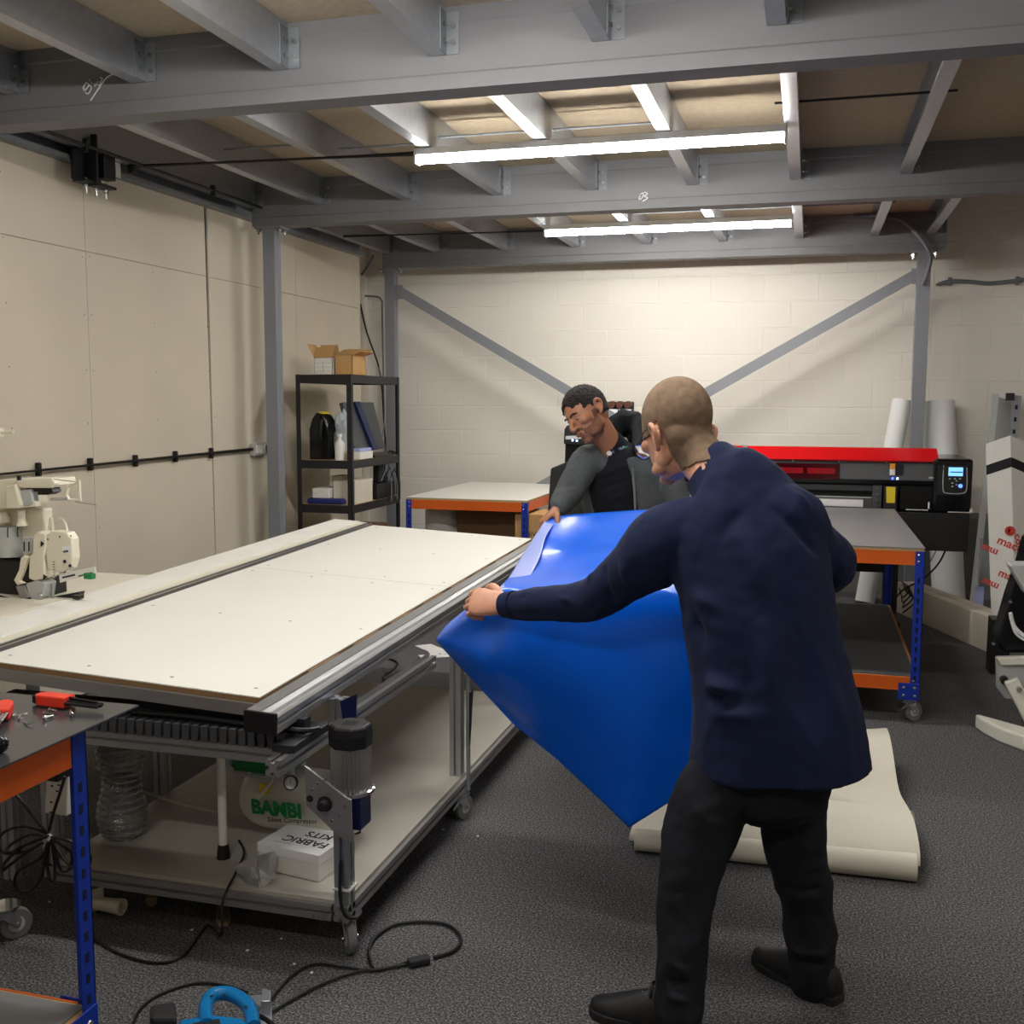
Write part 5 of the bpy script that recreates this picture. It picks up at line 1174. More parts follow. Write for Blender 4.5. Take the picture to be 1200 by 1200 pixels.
for pts in (((48, 634), (52, 637), (48, 641)), ((51, 673), (56, 676), (51, 679))): b.slab([S(x, y, -.056) for x, y in pts], (0, -.002, 0))
b.build('arrow_mark', 'ink', sm)
b = MB()
for k in range(7): b.box(S(47, 0).x-.003, S(47, 0).x+.004, Ys-.058, Ys-.055, S(0, 652+k*3).z-.002, S(0, 652+k*3).z+.001)
b.build('scale_mark', 'galv_dark', sm, each=False)
splate('lever', 'machine_white', ((24, 654), (28, 651), (33, 654), (30, 660), (26, 672), (22, 681), (28, 684), (20, 686), (16, 680), (22, 668)), -.06, .02, .003)
splate('dark_lever', 'black', ((28, 660), (37, 660), (37, 674), (29, 672)), -.035, .03, .003)
splate('cam_plate', 'alu_dull', ((18, 687), (28, 686), (34, 700), (30, 704), (24, 702)), -.06, .02, .003)
splate('hook_cover', 'machine_grey', ((30, 684), (44, 680), (52, 684), (50, 700), (42, 705), (34, 700)), -.055, .07, .004)
b = MB(); b.lathe(S(47, 699, -.055), (0, -1, 0), [(0, .014), (.012, .014), (.012, .006)], 18); b.lathe(S(70, 706, -.05), (0, -1, 0), [(0, .009), (.01, .009)], 14); b.build('thread_wheel', 'alu', sm, smooth=True)
b = MB(); b.cyl(S(62, 684, -.02), S(62, 706, -.02), .006, n=10); b.cyl(S(57, 690, -.02), S(57, 706, -.02), .004, n=10); b.build('needle_bar', 'alu', sm, smooth=True)
b = MB(); b.slab([S(50, 706), S(60, 700), S(86, 695), (S(92, 694)), S(90, 701), S(72, 706), S(64, 709)], (0, .04, 0)); b.build('presser_foot', 'black', sm, bevel=.002)
b = MB(); b.box(S(65, 0).x, S(73, 0).x, Ys-.04, Ys-.01, S(0, 694).z, S(0, 690).z); b.build('clamp_block', 'black_gloss', sm)
splate('label_bar', 'white_card', ((69, 673), (111, 664), (112, 672), (70, 683)), -.055, .006, .001)
b = MB(); b.slab([S(73, 676, -.0555), S(88, 672.5, -.0555), S(88, 674.5, -.0555), S(73, 678, -.0555)], (0, -.001, 0)); b.slab([S(92, 674.5, -.0555), S(108, 670.5, -.0555), S(108, 671.5, -.0555), S(92, 676, -.0555)], (0, -.001, 0)); b.build('label_text', 'ink', sm)
b = MB(); b.box(S(86, 0).x, S(96, 0).x, Ys-.07, Ys-.045, S(0, 669).z, S(0, 662.5).z); b.build('green_knob', 'green_paint', sm, bevel=.002)
b = MB(); b.cyl(S(60, 678, -.06), S(86, 664, -.06), .002, n=6); b.build('lever_rod', 'alu', sm)
b = MB(); b.box(S(-45, 0).x, S(25, 0).x, Ys+.0, Ys+.12, S(0, 705).z-.0, S(0, 655).z); b.build('lower_body', 'black', sm, bevel=.01)
b = MB(); b.box(S(-45, 0).x, S(15, 0).x, Ys+.04, Ys+.10, S(0, 656).z, S(0, 595).z); b.build('column', 'machine_white', sm, bevel=.01)
b = MB(); b.tube([S(-10, 694, -.06), S(5, 700, -.06), S(25, 703, -.06), S(36, 701, -.06)], .004, 8); b.build('black_lead', 'cable', sm, smooth=True)
b = MB(); b.box(S(-40, 0).x, S(58, 0).x, Ys-.0, Ys+.12, S(0, 712).z, S(0, 705).z); b.build('bed', 'machine_grey', sm, bevel=.004)
b = MB(); b.lathe(S(-14, 507, .03), (1, 0, .02), [(0, .008), (.03, .008), (.03, .018), (.05, .022), (.065, .018), (.065, .006), (.12, .006)], 16); b.build('spool_pin', 'machine_white', sm, smooth=True)
b = MB(); b.cyl(S(-12, 508, .03), S(-12, 562, .03), .008, n=12); b.build('thread_stand_pole', 'alu', sm, smooth=True)
# level bed board that carries the machine
mt = thing('machine_table', 'pale laminate side table under the embroidery machine at the left edge', 'table', (-3.1, 3.0, 0))
zb_ = TT(1.26, .8).z
b = MB(); b.box(-3.35, TT(1.25, 0).x, 1.9, TT(1.25, 1.35).y, zb_-.03, zb_); b.build('table_top', 'board_cream', mt, bevel=.002)
b = MB()
for x in (-3.3, -2.82):
    for y in (1.98, 3.85): b.box(x-.02, x+.02, y-.02, y+.02, 0, zb_-.03)
b.build('leg', 'alu_dull', mt)
# ------------------------------------------------------------------ people toolkit
M['skin_light'] = mat('fair_skin', (205, 150, 124), .5, var=.10, vscale=28, bump=.05, bscale=250)
M['skin_brown'] = mat('brown_skin', (164, 112, 82), .48, var=.07, vscale=25)
M['buzz_hair'] = mat('cropped_brown_hair', (126, 104, 84), .85, var=.22, vscale=45, bump=.25, bscale=500)
M['dark_hair'] = mat('short_black_hair', (34, 28, 26), .85, var=.3, vscale=120, bump=.8, bscale=220)
M['beard'] = mat('short_dark_beard', (116, 78, 58), .85, var=.25, vscale=150)
M['navy'] = mat('navy_jersey', (23, 32, 64), .85, var=.06, vscale=120, bump=.05, bscale=500, sheen=.03, spec=.25)
M['black_jean'] = mat('black_denim', (29, 30, 37), .85, var=.12, vscale=200, bump=.08, bscale=500, spec=.25)
M['shoe_black'] = mat('black_leather', (26, 26, 28), .5, var=.1, bump=.1, bscale=150)
M['shoe_sole'] = mat('black_rubber_sole', (34, 34, 36), .75)
M['tee_black'] = mat('black_cotton', (20, 22, 28), .85, spec=.25)
M['jacket_grey'] = mat('grey_fleece', (78, 82, 84), .95, var=.12, vscale=90, bump=.1, bscale=300, spec=.2)
M['hood_black'] = mat('black_hood_fabric', (26, 28, 32), .9, spec=.2)
M['lip'] = mat('brown_lip', (138, 84, 72), .5)
M['eye_white'] = mat('eye_white', (150, 138, 128), .3)
M['iris'] = mat('dark_iris', (26, 16, 12), .2)
M['glass'] = mat('spectacle_lens', (235, 240, 245), .03, trans=.95, ior=1.4)

def etube(b, pts, rads, side, sm=5, n=20, cap=True):
    """loft of ellipses: rads = (a along side, b across); splined"""
    P = spline(pts, sm); R = spline([V(r[0], r[1], 0) for r in rads], sm); side = Vector(side); rings = []
    for i, p in enumerate(P):
        d = (P[min(i+1, len(P)-1)] - P[max(i-1, 0)]).normalized()
        s_ = (side - d*side.dot(d)).normalized(); t = d.cross(s_)
        rings.append([p + s_*(R[i].x*math.cos(a)) + t*(R[i].y*math.sin(a)) for a in [2*PI*k/n for k in range(n)]])
    # rounded ends
    def endcap(c, ring, d):
        return [[c + (q-c)*math.cos(a) + d*math.sin(a)*min((q-c).length for q in ring) for q in ring] for a in (math.radians(35), math.radians(65))]
    d0 = (P[0]-P[1]).normalized(); d1 = (P[-1]-P[-2]).normalized()
    if cap: rings = (endcap(P[0], rings[0], d0)[::-1] if cap != 'end' else []) + rings + endcap(P[-1], rings[-1], d1)
    b.loft(rings)
def remesh(b, vox, smooth=4, fn=None, name='t', folds=(), keep=None, sm2=0):
    """fuse all closed shells of b into one skin; returns vertices, faces (world coordinates)"""
    me = bpy.data.meshes.new('t'); me.from_pydata([tuple(p) for p in b.v], [], b.f); me.update()
    bm = bmesh.new(); bm.from_mesh(me); bmesh.ops.recalc_face_normals(bm, faces=bm.faces); bm.to_mesh(me); bm.free()
    o = bpy.data.objects.new('t', me); COL.objects.link(o)
    m = o.modifiers.new('r', 'REMESH'); m.mode = 'VOXEL'; m.voxel_size = vox; m.adaptivity = 0
    s = o.modifiers.new('s', 'SMOOTH'); s.iterations = smooth; s.factor = .5
    bpy.context.view_layer.update()
    r = bpy.data.meshes.new_from_object(o.evaluated_get(bpy.context.evaluated_depsgraph_get()))
    bpy.data.objects.remove(o); bpy.data.meshes.remove(me)
    return r
def displace(me, fn):
    n = len(me.vertices); co_ = np.empty(n*3); me.vertices.foreach_get('co', co_); co_ = co_.reshape(-1, 3)
    no = np.empty(n*3); me.vertex_normals.foreach_get('vector', no); no = no.reshape(-1, 3)
    co2 = fn(co_, no); me.vertices.foreach_set('co', co2.reshape(-1)); me.update()
def noise_arr(P, sc, seed=0.):
    return np.array([noise.noise((p[0]*sc[0]+seed, p[1]*sc[1], p[2]*sc[2]-seed)) for p in P])
def seg_d(P, a, b):
    a = np.array(a); b = np.array(b); ab = b-a; t = np.clip(((P-a)@ab)/(ab@ab), 0, 1); d = P-(a+t[:, None]*ab); return np.sqrt((d*d).sum(1)), t
def wrinkle(amp, sc, folds=(), seed=0., fine=.0, base=None):
    """ridged noise plus given creases (start, end, width, height) along the normal"""
    def fn(P, N):
        r = noise_arr(P, sc, seed); d = amp*((1-np.abs(r)*2.2)**1)-amp*.4
        if base is not None: d = d*base(P)
        if fine: d = d+fine*noise_arr(P, (30, 30, 30), seed)
        for a, b, w, h in folds:
            dd, t = seg_d(P, a, b); d = d+h*np.exp(-(dd/w)**2)*np.sin(np.clip(t, .0, 1)*PI*.9+.15)
        return P+N*d[:, None]
    return fn
def link_mesh(me, name, mats, parent, smooth=True):
    r = parent
    while r.parent: r = r.parent
    me.transform(Matrix.Translation(-ORG[r.name])); me.name = name; me.materials.clear()
    for m in (mats if isinstance(mats, (list, tuple)) else [mats]): me.materials.append(M[m])
    if smooth: me.polygons.foreach_set('use_smooth', [True]*len(me.polygons))
    o = bpy.data.objects.new(name, me); COL.objects.link(o); o.parent = parent; return o
def head_frame(c, f, u, s=1.):
    f = Vector(f).normalized(); u = Vector(u); u = (u-f*u.dot(f)).normalized(); x = f.cross(u)
    return Matrix(((x.x*s, f.x*s, u.x*s, c[0]), (x.y*s, f.y*s, u.y*s, c[1]), (x.z*s, f.z*s, u.z*s, c[2]), (0, 0, 0, 1)))
def head_shapes(b, T, off=0., ears=True, ez=0., cran=(.076, .097, .083, .035)):
    old = b.T; b.T = T; o = off
    b.ball((0, -.012, cran[3]), (cran[0]+o, cran[1]+o, cran[2]+o), 32, 20)
    b.ball((0, -.046, -.014), (.060+o, .045+o, .062+o))
    rows = [(.075, .055, .072), (.055, .064, .084), (.03, .066, .088), (.0, .066, .086), (-.03, .061, .086), (-.06, .053, .084), (-.085, .043, .079), (-.104, .026, .070)]
    rings = []
    for z, w, yf in rows:
        dp = .062; rings.append([V((w+o)*math.cos(a)*(abs(math.cos(a))**-.15 if abs(math.cos(a)) > .05 else 1)*.97, yf-dp+(dp+o)*math.sin(a), z) for a in [2*PI*k/24 for k in range(24)]])
    b.loft(rings)
    b.ball((0, .060, .030), (.052+o, .028+o, .012+o)); b.ball((0, .068, -.096), (.022+o, .018+o, .016+o))
    for sx in (-1, 1):
        b.ball((sx*.044, .055, -.014), (.022+o, .028+o, .020+o)); b.ball((sx*.046, .004, -.056), (.014+o, .034+o, .026+o)); b.ball((sx*.040, .035, -.078), (.016+o, .030+o, .018+o))
    if not o:
        b.tube([(0, .084, .024), (0, .098, .0), (0, .110, -.020), (0, .102, -.030)], lambda t: .0068+.006*t, 12, 4)
        for sx in (-1, 1): b.ball((sx*.0115, .095, -.026), (.0075, .011, .0075))
        b.ball((0, .086, -.050), (.025, .010, .0055)); b.ball((0, .084, -.061), (.021, .0105, .007))
        for sx in (-1, 1): b.ball((sx*.031, .073, .0155), (.0165, .0125, .0075)); b.ball((sx*.031, .0735, -.001), (.014, .010, .006))
    if ears:
        b.T = T @ Matrix.Translation((0, -.004 if ez else 0, ez))
        for sx in (-1, 1):
            b.tube([(sx*.070, -.004, .008), (sx*.078, -.004, .024), (sx*.087, -.018, .034), (sx*.090, -.032, .020), (sx*.085, -.030, .0), (sx*.076, -.018, -.022), (sx*.070, -.008, -.027)], .0062, 10, 4)
            b.ball((sx*.075, -.017, .006), (.008, .016, .026)); b.ball((sx*.073, -.013, -.023), (.006, .008, .009))
    b.T = old
def hand(b, w, d, nrm, thumb, curl=(60, 80, 45), s=1., spread=0., tc=(25, 30), cv=(0, 0, 0, 0)):
    """w wrist, d towards the fingers, nrm back of the hand, thumb +1/-1 along d x nrm"""
    w = Vector(w); d = Vector(d).normalized(); nrm = Vector(nrm); nrm = (nrm-d*nrm.dot(d)).normalized(); sd = d.cross(nrm)*thumb
    etube(b, [w-d*.03*s, w, w+d*.035*s, w+d*.07*s, w+d*.092*s], [(.026*s, .019*s), (.027*s, .018*s), (.036*s, .017*s), (.041*s, .0155*s), (.040*s, .0125*s)], sd, 3)
    tips = []
    L = ((.046, .027, .023), (.050, .032, .025), (.046, .030, .024), (.036, .022, .021))
    for k in range(4):
        o = (.031-.0207*k)*s; p = w+d*(.088-(.004 if k in (0,) else .010 if k == 3 else 0))*s+sd*o; dr = (d+sd*(spread*(1.5-k))).normalized(); P = [p-d*.025*s, p]; a = 0
        for j in range(3):
            a += math.radians(curl[j]+cv[k]); v = dr*math.cos(a)-nrm*math.sin(a); P.append(P[-1]+v*L[k][j]*s)
        P2 = [P[0]]
        b.tube(P, lambda t, s=s, k=k: (.0090-.0018*t-(.0008 if k == 3 else 0))*s, 10, 4); b.ball(P[-1], .0074*s)
        for q in P[2:4]: b.ball(q, .0092*s)
        tips.append(P[-1])
    t0 = w+d*.020*s+sd*.020*s-nrm*.006*s; v = (d*.62+sd*.68-nrm*.35).normalized(); P = [t0, t0+v*.045*s]
    for j, a in enumerate(tc):
        ax = v.cross((-sd*.6-nrm*.5+d*.3).normalized()).normalized(); v = Matrix.Rotation(math.radians(a), 3, ax) @ v; P.append(P[-1]+v*(.033 if j == 0 else .026)*s)
    b.tube(P, lambda t, s=s: (.0155-.006*t)*s, 10, 4); b.ball(P[-1], .0094*s); b.ball(t0+V(0, 0, 0), .017*s)
    return tips
def arr(v): return np.array(v)
def shoe(parent, toe, heel, up=.105, w=.048):
    toe = Vector(toe); heel = Vector(heel); d = (toe-heel); L = d.length; d.normalize(); s_ = V(-d.y, d.x, 0)
    def O(t, k): return heel+d*(L*t)+s_*k
    wid = [(0, .022), (.04, .031), (.15, .036), (.35, .035), (.5, .040), (.68, .049), (.82, .047), (.93, .036), (.985, .020), (1.0, .008)]
    b = MB(); out = [O(t, k) for t, k in wid]+[O(t, -k) for t, k in wid[::-1]]; b.slab(out, (0, 0, .026))
    b2 = MB(); prof = [(.015, .024, .075), (.06, .031, .10), (.15, .035, up), (.30, .036, up), (.42, .039, .104), (.55, .043, .090), (.70, .047, .072), (.83, .043, .056), (.93, .033, .050), (.985, .017, .040)]
    rings = []
    for t, k, h in prof:
        rings.append([O(t, 0)+s_*(k*math.cos(a)*(1 if math.sin(a) < .2 else 1))+V(0, 0, .020+(h-.02)*max(0, math.sin(a))**.8) for a in [PI*j/14 for j in range(15)]]+[O(t, 0)-s_*k*.9+V(0, 0, .012), O(t, 0)+s_*k*.9+V(0, 0, .012)])
    b2.loft(rings); o = b2.build('shoe', 'shoe_black', parent, smooth=True, ang=60, bevel=.003)
    b.build('sole', 'shoe_sole', o, bevel=.005)
    b = MB()
    for k, t in enumerate((.38, .45, .52, .59)):
        h = .122-.011*k; b.tube([O(t, -.024)+V(0, 0, h-.026), O(t, 0)+V(0, 0, h-.008), O(t, .024)+V(0, 0, h-.026)], .0035, 6, 4)
    q = O(.42, 0)+V(0, 0, .122); b.tube([q, q+s_*.03+V(0, 0, .012), q+s_*.045-V(0, 0, .02), q+s_*.01-V(0, 0, .004), q-s_*.03+V(0, 0, .01), q-s_*.045-V(0, 0, .018), q], .0034, 6, 4)
    b.build('laces', 'black', o, smooth=True, each=False)
    return o
# ------------------------------------------------------------------ the man in navy, seen from behind
def W(px, py, Y): return at(px, py, Y=Y)
p1 = thing('person', 'man in navy long-sleeved top and black jeans seen from behind holding the blue sheet', 'person', V(-.12, 2.72, 0))
shL, elL, wrL = W(780, 645, 2.80), W(692, 703, 2.90), W(592, 709, 3.02)
shR, elR, wrR = W(925, 610, 2.80), W(972, 663, 2.93), W(895, 700, 3.05)
C1 = (.076, .097, .091, .042)
hc = W(793, 508, 2.93); TH = head_frame(hc, (-.62, .70, -.34), (-.16, .22, .95), 1.13)
b = MB(); head_shapes(b, TH, cran=C1, ez=-.020)
NK = ([W(850, 590, 2.80), W(838, 560, 2.84), W(824, 540, 2.88), TH @ V(0, -.022, -.03)], [(.075, .07), (.064, .064), (.063, .066), (.062, .070)])
etube(b, NK[0], NK[1], (1, .2, 0), 4)
etube(b, [W(905, 880, 2.73), W(898, 800, 2.75), W(888, 720, 2.77), W(872, 640, 2.81), W(860, 600, 2.83), W(848, 572, 2.84)], [(.155, .10), (.145, .095), (.155, .10), (.175, .10), (.15, .085), (.07, .06)], (1, .1, 0), 4)
etube(b, [shL+V(.05, 0, 0), shL, (shL+elL)/2, elL, (elL+wrL)/2, wrL, wrL+V(-.02, .01, 0)], [(.05, .05), (.055, .055), (.046, .046), (.038, .040), (.036, .036), (.025, .020), (.024, .018)], (0, 0, 1), 3)
etube(b, [shR-V(.05, 0, 0), shR, (shR+elR)/2, elR, (elR+wrR)/2, wrR], [(.05, .05), (.052, .052), (.044, .044), (.038, .038), (.034, .034), (.026, .020)], (0, 0, 1), 3)
hand(b, wrL, (-1, .10, .05), (-.10, -.80, .55), 1 if (V(-1, .16, -.05).cross(V(-.1, -.85, .5))).z > 0 else -1, curl=(42, 88, 55), s=1.12, tc=(22, 28), cv=(0, 3, 0, -4))
hand(b, wrR, (-.7, .6, .05), (.5, .4, .75), -1, curl=(55, 75, 45), s=1.05)
hipL, knL, anL = W(868, 880, 2.70), W(803, 1035, 2.62), W(796, 1180, 2.545)
hipR, knR, anR = W(938, 880, 2.76), W(942, 1020, 2.84), W(962, 1138, 2.885)
tL, hL = at(691, 1186, Z=0), at(822, 1214, Z=0); tR, hR = at(884, 1124, Z=0), at(984, 1178, Z=0)
for h_, k_, a_, to, he in ((hipL, knL, anL, tL, hL), (hipR, knR, anR, tR, hR)):
    etube(b, [h_, (h_+k_)/2, k_, (k_+a_)/2, a_, a_-V(0, 0, max(.0, a_.z-.06))], [(.070, .070), (.060, .060), (.05, .05), (.046, .048), (.032, .034), (.03, .03)], (1, 0, 0), 3)
    etube(b, [he.lerp(to, .15)+V(0, 0, .05), he.lerp(to, .5)+V(0, 0, .045), he.lerp(to, .85)+V(0, 0, .038)], [(.025, .025), (.027, .022), (.026, .014)], (0, 1, 0), 3)
me = remesh(b, .0030, 3)
TI = TH.inverted()
def carve_head(T, ez=0.):
    A = np.array(T.inverted()); s = T.to_scale()[0]
    def fn(P, N):
        L = P@A[:3, :3].T+A[:3, 3]; D = np.zeros(len(P))
        for sx in (-1, 1):
            for c, sg, h in (((sx*.030, .078, .010), .010, -.0022), ((sx*.084, -.022, .010+ez), .0085, -.0045), ((sx*.017, .09, .008), .007, -.003)):
                d = ((L-np.array(c))**2).sum(1); D += h*np.exp(-d/(sg*sg))
        return P+N*(D*s)[:, None]
    return fn
displace(me, carve_head(TH, -.020)); body1 = link_mesh(me, 'body', 'skin_light', p1)
def hair_shell(T, parent, pred, m, off=.0025, vox=.004, ruff=0., name='hair', cran=(.076, .097, .083, .035), neck=None, sm=3):
    b = MB(); head_shapes(b, T, off, ears=False, cran=cran)
    if neck: etube(b, neck[0], [(a+off, c+off) for a, c in neck[1]], (1, .2, 0), 4)
    me = remesh(b, vox, sm); A = np.array(T.inverted())
    if ruff: displace(me, lambda P, N: P+N*(ruff*noise_arr(P, (110, 110, 110)))[:, None])
    bm = bmesh.new(); bm.from_mesh(me); dl = []
    for f in bm.faces:
        c = f.calc_center_median(); L = A[:3, :3]@np.array(c)+A[:3, 3]
        if not pred(L, noise.noise(Vector(L)*60)): dl.append(f)
    bmesh.ops.delete(bm, geom=dl, context='FACES'); bm.to_mesh(me); bm.free()
    o = link_mesh(me, name, m, parent); so = o.modifiers.new('solid', 'SOLIDIFY'); so.thickness = off*1.2; so.offset = -1; return o
def pred1(L, n):
    x, y, z = L; n *= .005
    hl = .052+n if y > .055 else (.000+n if y > .012 else (.018+n if y > -.034 else -.104+n))
    if y > .078-.0*z and z < .075: return False
    return z > hl
hair_shell(TH, p1, pred1, 'buzz_hair', off=.0042, vox=.0034, sm=22, neck=NK, cran=C1)
# glasses
GT = TH @ Matrix.Translation((0, 0, -.014)); gl = MB(); gl.T = GT
for sx in (-1, 1): gl.tube([(sx*.066, .094, .010), (sx*.074, .05, .016), (sx*.082, .006, .026), (sx*.082, -.018, .016), (sx*.080, -.026, .002)], .0016, 6, 4)
for sx in (-1, 1): gl.tube([(sx*.010, .106, .012), (sx*.034, .108, .020), (sx*.062, .098, .014), (sx*.062, .098, -.010), (sx*.036, .107, -.020), (sx*.014, .108, -.012), (sx*.010, .106, .012)], .0013, 6, 3)
gl.tube([(-.012, .107, .010), (0, .112, .013), (.012, .107, .010)], .0016, 6, 3)
gg = gl.build('glasses', 'black_gloss', p1, smooth=True, each=False)
for sx in (-1, 1):
    gl = MB(); gl.T = GT; gl.slab([(sx*.012, .107, .012), (sx*.034, .108, .019), (sx*.061, .098, .013), (sx*.061, .098, -.009), (sx*.036, .107, -.019), (sx*.014, .108, -.011)], (0, .001, 0)); gl.build('lens', 'glass', gg)
# shirt
b = MB()
etube(b, [W(911, 899, 2.73), W(909, 855, 2.73), W(902, 800, 2.745), W(893, 740, 2.76), W(884, 680, 2.785), W(868, 625, 2.81), W(862, 585, 2.83), W(856, 566, 2.84), W(842, 548, 2.86)],
      [(.228, .172), (.218, .160), (.204, .150), (.195, .150), (.200, .148), (.205, .140), (.165, .118), (.125, .100), (.074, .074)], (1, .08, 0), 5, 36, cap='end')
etube(b, [W(815, 620, 2.80), shL+V(.0, 0, .02), shL*.6+elL*.4, elL+V(.0, 0, 0), elL*.5+wrL*.5, wrL+V(.03, -.01, 0), wrL+V(.008, -.002, 0)],
      [(.10, .09), (.100, .092), (.082, .080), (.064, .064), (.050, .050), (.041, .038), (.034, .030)], (0, 0, 1), 5, 24)
etube(b, [W(900, 600, 2.80), shR+V(.0, 0, .005), shR*.5+elR*.5, elR, elR*.5+wrR*.5, wrR+V(.02, -.02, 0)],
      [(.09, .085), (.085, .085), (.076, .078), (.066, .066), (.054, .054), (.036, .032)], (0, 0, 1), 5, 24)
me = remesh(b, .0065, 7)
def F(x0, y0, x1, y1, w, h, Y0=2.66, Y1=None): return (arr(at(x0, y0, Y=Y0)), arr(at(x1, y1, Y=Y1 or Y0)), w, h)
folds = [F(815, 795, 875, 812, .018, .020, 2.62), F(812, 815, 880, 826, .014, -.014, 2.62), F(820, 835, 900, 840, .02, .010, 2.60), F(790, 700, 835, 760, .022, -.012, 2.66), F(800, 690, 860, 720, .02, .008, 2.66),
         F(748, 602, 797, 690, .006, -.004, 2.74), F(840, 640, 870, 600, .02, -.010, 2.69), F(870, 620, 900, 700, .03, .010, 2.64), F(900, 700, 905, 850, .03, .009, 2.60), F(935, 680, 950, 860, .028, -.009, 2.60), F(965, 700, 985, 860, .022, .010, 2.64),
         F(690, 668, 700, 730, .010, .010, 2.85), F(705, 660, 722, 725, .012, -.010, 2.80), F(672, 690, 678, 735, .010, -.006, 2.88), F(722, 650, 745, 715, .013, .009, 2.75), F(640, 695, 690, 712, .010, .006, 2.87), F(600, 700, 660, 705, .008, -.003, 2.95),
         F(905, 600, 960, 650, .014, -.012, 2.72), F(955, 620, 972, 680, .012, .010, 2.84), F(925, 560, 950, 600, .012, .006, 2.74), F(975, 650, 992, 668, .01, .008, 2.86)]
displace(me, wrinkle(.011, (5, 5, 2.4), [(a, b_, w, h*1.7) for a, b_, w, h in folds], 3., .002))
shirt = link_mesh(me, 'long_sleeved_top', 'navy', p1)
# collar, cuffs and hem
b = MB(); ax = (W(822, 540, 2.88)-W(846, 568, 2.84)).normalized(); c0 = W(845, 568, 2.845); sx_ = ax.cross(V(0, 1, 0)).normalized(); sy_ = ax.cross(sx_)
rings = []
for h, r_ in ((-.02, .096), (.0, .088), (.022, .081), (.036, .078), (.037, .073), (.022, .074), (.0, .080), (-.02, .088)):
    rings.append([c0+ax*(h+.010*math.sin(t*2*PI/40))+sx_*math.cos(t*2*PI/40)*r_+sy_*math.sin(t*2*PI/40)*r_*.95 for t in range(40)])
b.loft(rings+[rings[0]], cap=False); b.build('collar', 'navy', shirt, smooth=True, each=False)
b = MB(); d = (wrL-elL).normalized(); b.lathe(wrL-d*.035, d, [(0, .037), (.0, .042), (.04, .038), (.043, .034), (.043, .028)], 28); b.build('cuff', 'navy', shirt, smooth=True)
# trousers
b = MB()
etube(b, [W(904, 830, 2.735), W(904, 870, 2.73), W(905, 915, 2.72)], [(.165, .115), (.180, .125), (.150, .120)], (1, .08, 0), 4, 32)
etube(b, [W(868, 880, 2.70), W(838, 930, 2.675), W(817, 985, 2.65), W(804, 1040, 2.62), W(800, 1100, 2.59), W(797, 1150, 2.565), W(796, 1186, 2.55)], [(.096, .092), (.098, .095), (.090, .090), (.077, .080), (.066, .072), (.062, .070), (.060, .070)], (1, .1, 0), 5, 28)
etube(b, [W(934, 880, 2.76), W(928, 940, 2.78), W(932, 990, 2.81), W(943, 1040, 2.84), W(949, 1090, 2.86), W(951, 1125, 2.875), W(953, 1150, 2.885)], [(.098, .10), (.086, .092), (.082, .086), (.072, .078), (.069, .073), (.066, .070), (.062, .068)], (1, .1, 0), 5, 28)
me = remesh(b, .0065, 6)
folds = [F(780, 985, 860, 960, .012, .010, 2.55), F(778, 1010, 845, 985, .010, .009, 2.54), F(775, 1000, 840, 975, .008, -.008, 2.54), F(772, 1035, 838, 1020, .010, .009, 2.53), F(775, 1050, 832, 1045, .008, -.007, 2.53), F(790, 960, 870, 935, .014, .008, 2.56),
         F(765, 1120, 825, 1150, .010, .008, 2.5), F(765, 1145, 822, 1160, .008, -.007, 2.5), F(768, 1165, 820, 1178, .009, .007, 2.49), F(915, 1020, 970, 1010, .010, .008, 2.76), F(918, 1040, 972, 1045, .010, -.007, 2.76), F(920, 1110, 978, 1118, .009, .008, 2.80), F(922, 1128, 978, 1135, .009, -.007, 2.80)]
displace(me, wrinkle(.008, (6, 6, 6), [(a, b_, w*1.1, h*2.2) for a, b_, w, h in folds], 9., .003))
link_mesh(me, 'jeans', 'black_jean', p1)
shoe(p1, tL, hL); shoe(p1, tR, hR)

# ------------------------------------------------------------------ the man in the grey jacket, facing us
p2 = thing('person', 'bearded man in open grey hooded jacket and black T-shirt behind the blue sheet', 'person', V(-.88, 4.74, 0))
hc2 = W(688, 486, 4.60); TH2 = head_frame(hc2, (-.52, -.72, -.40), (-.46, .05, .86), 1.03)
shR2, elR2, wrR2 = W(688, 540, 4.66), W(664, 582, 4.52), W(652, 597, 4.34)
shL2, elL2, wrL2 = W(775, 540, 4.76), W(800, 600, 4.70), W(800, 612, 4.45)
b = MB(); head_shapes(b, TH2)
etube(b, [W(722, 545, 4.72), W(716, 527, 4.70), W(708, 510, 4.66), TH2 @ V(0, -.02, -.02)], [(.08, .07), (.062, .060), (.057, .060), (.056, .062)], (1, .2, 0), 4)
etube(b, [W(745, 665, 4.80), W(738, 620, 4.78), W(728, 570, 4.75), W(724, 545, 4.73), W(720, 530, 4.71)], [(.15, .10), (.14, .10), (.15, .10), (.13, .08), (.07, .06)], (1, .1, 0), 4)
etube(b, [shR2, (shR2+elR2)/2, elR2, (elR2+wrR2)/2, wrR2], [(.048, .048), (.042, .042), (.036, .036), (.033, .033), (.026, .020)], (0, 0, 1), 3)
etube(b, [shL2, (shL2+elL2)/2, elL2, (elL2+wrL2)/2, wrL2], [(.048, .048), (.042, .042), (.036, .036), (.033, .033), (.026, .020)], (0, 0, 1), 3)
etube(b, [shR2, W(722, 545, 4.72), shL2], [(.045, .045), (.06, .06), (.045, .045)], (0, 0, 1), 3)
hand(b, wrR2, (-.42, -.55, -.45), (-.5, -.1, .75), -1, curl=(48, 55, 30), s=1.02, tc=(20, 25))
hand(b, wrL2, (-.1, -.9, -.2), (0, -.2, .9), 1, curl=(40, 50, 30), s=1.0)
fx = at(722, 850, Y=4.78)
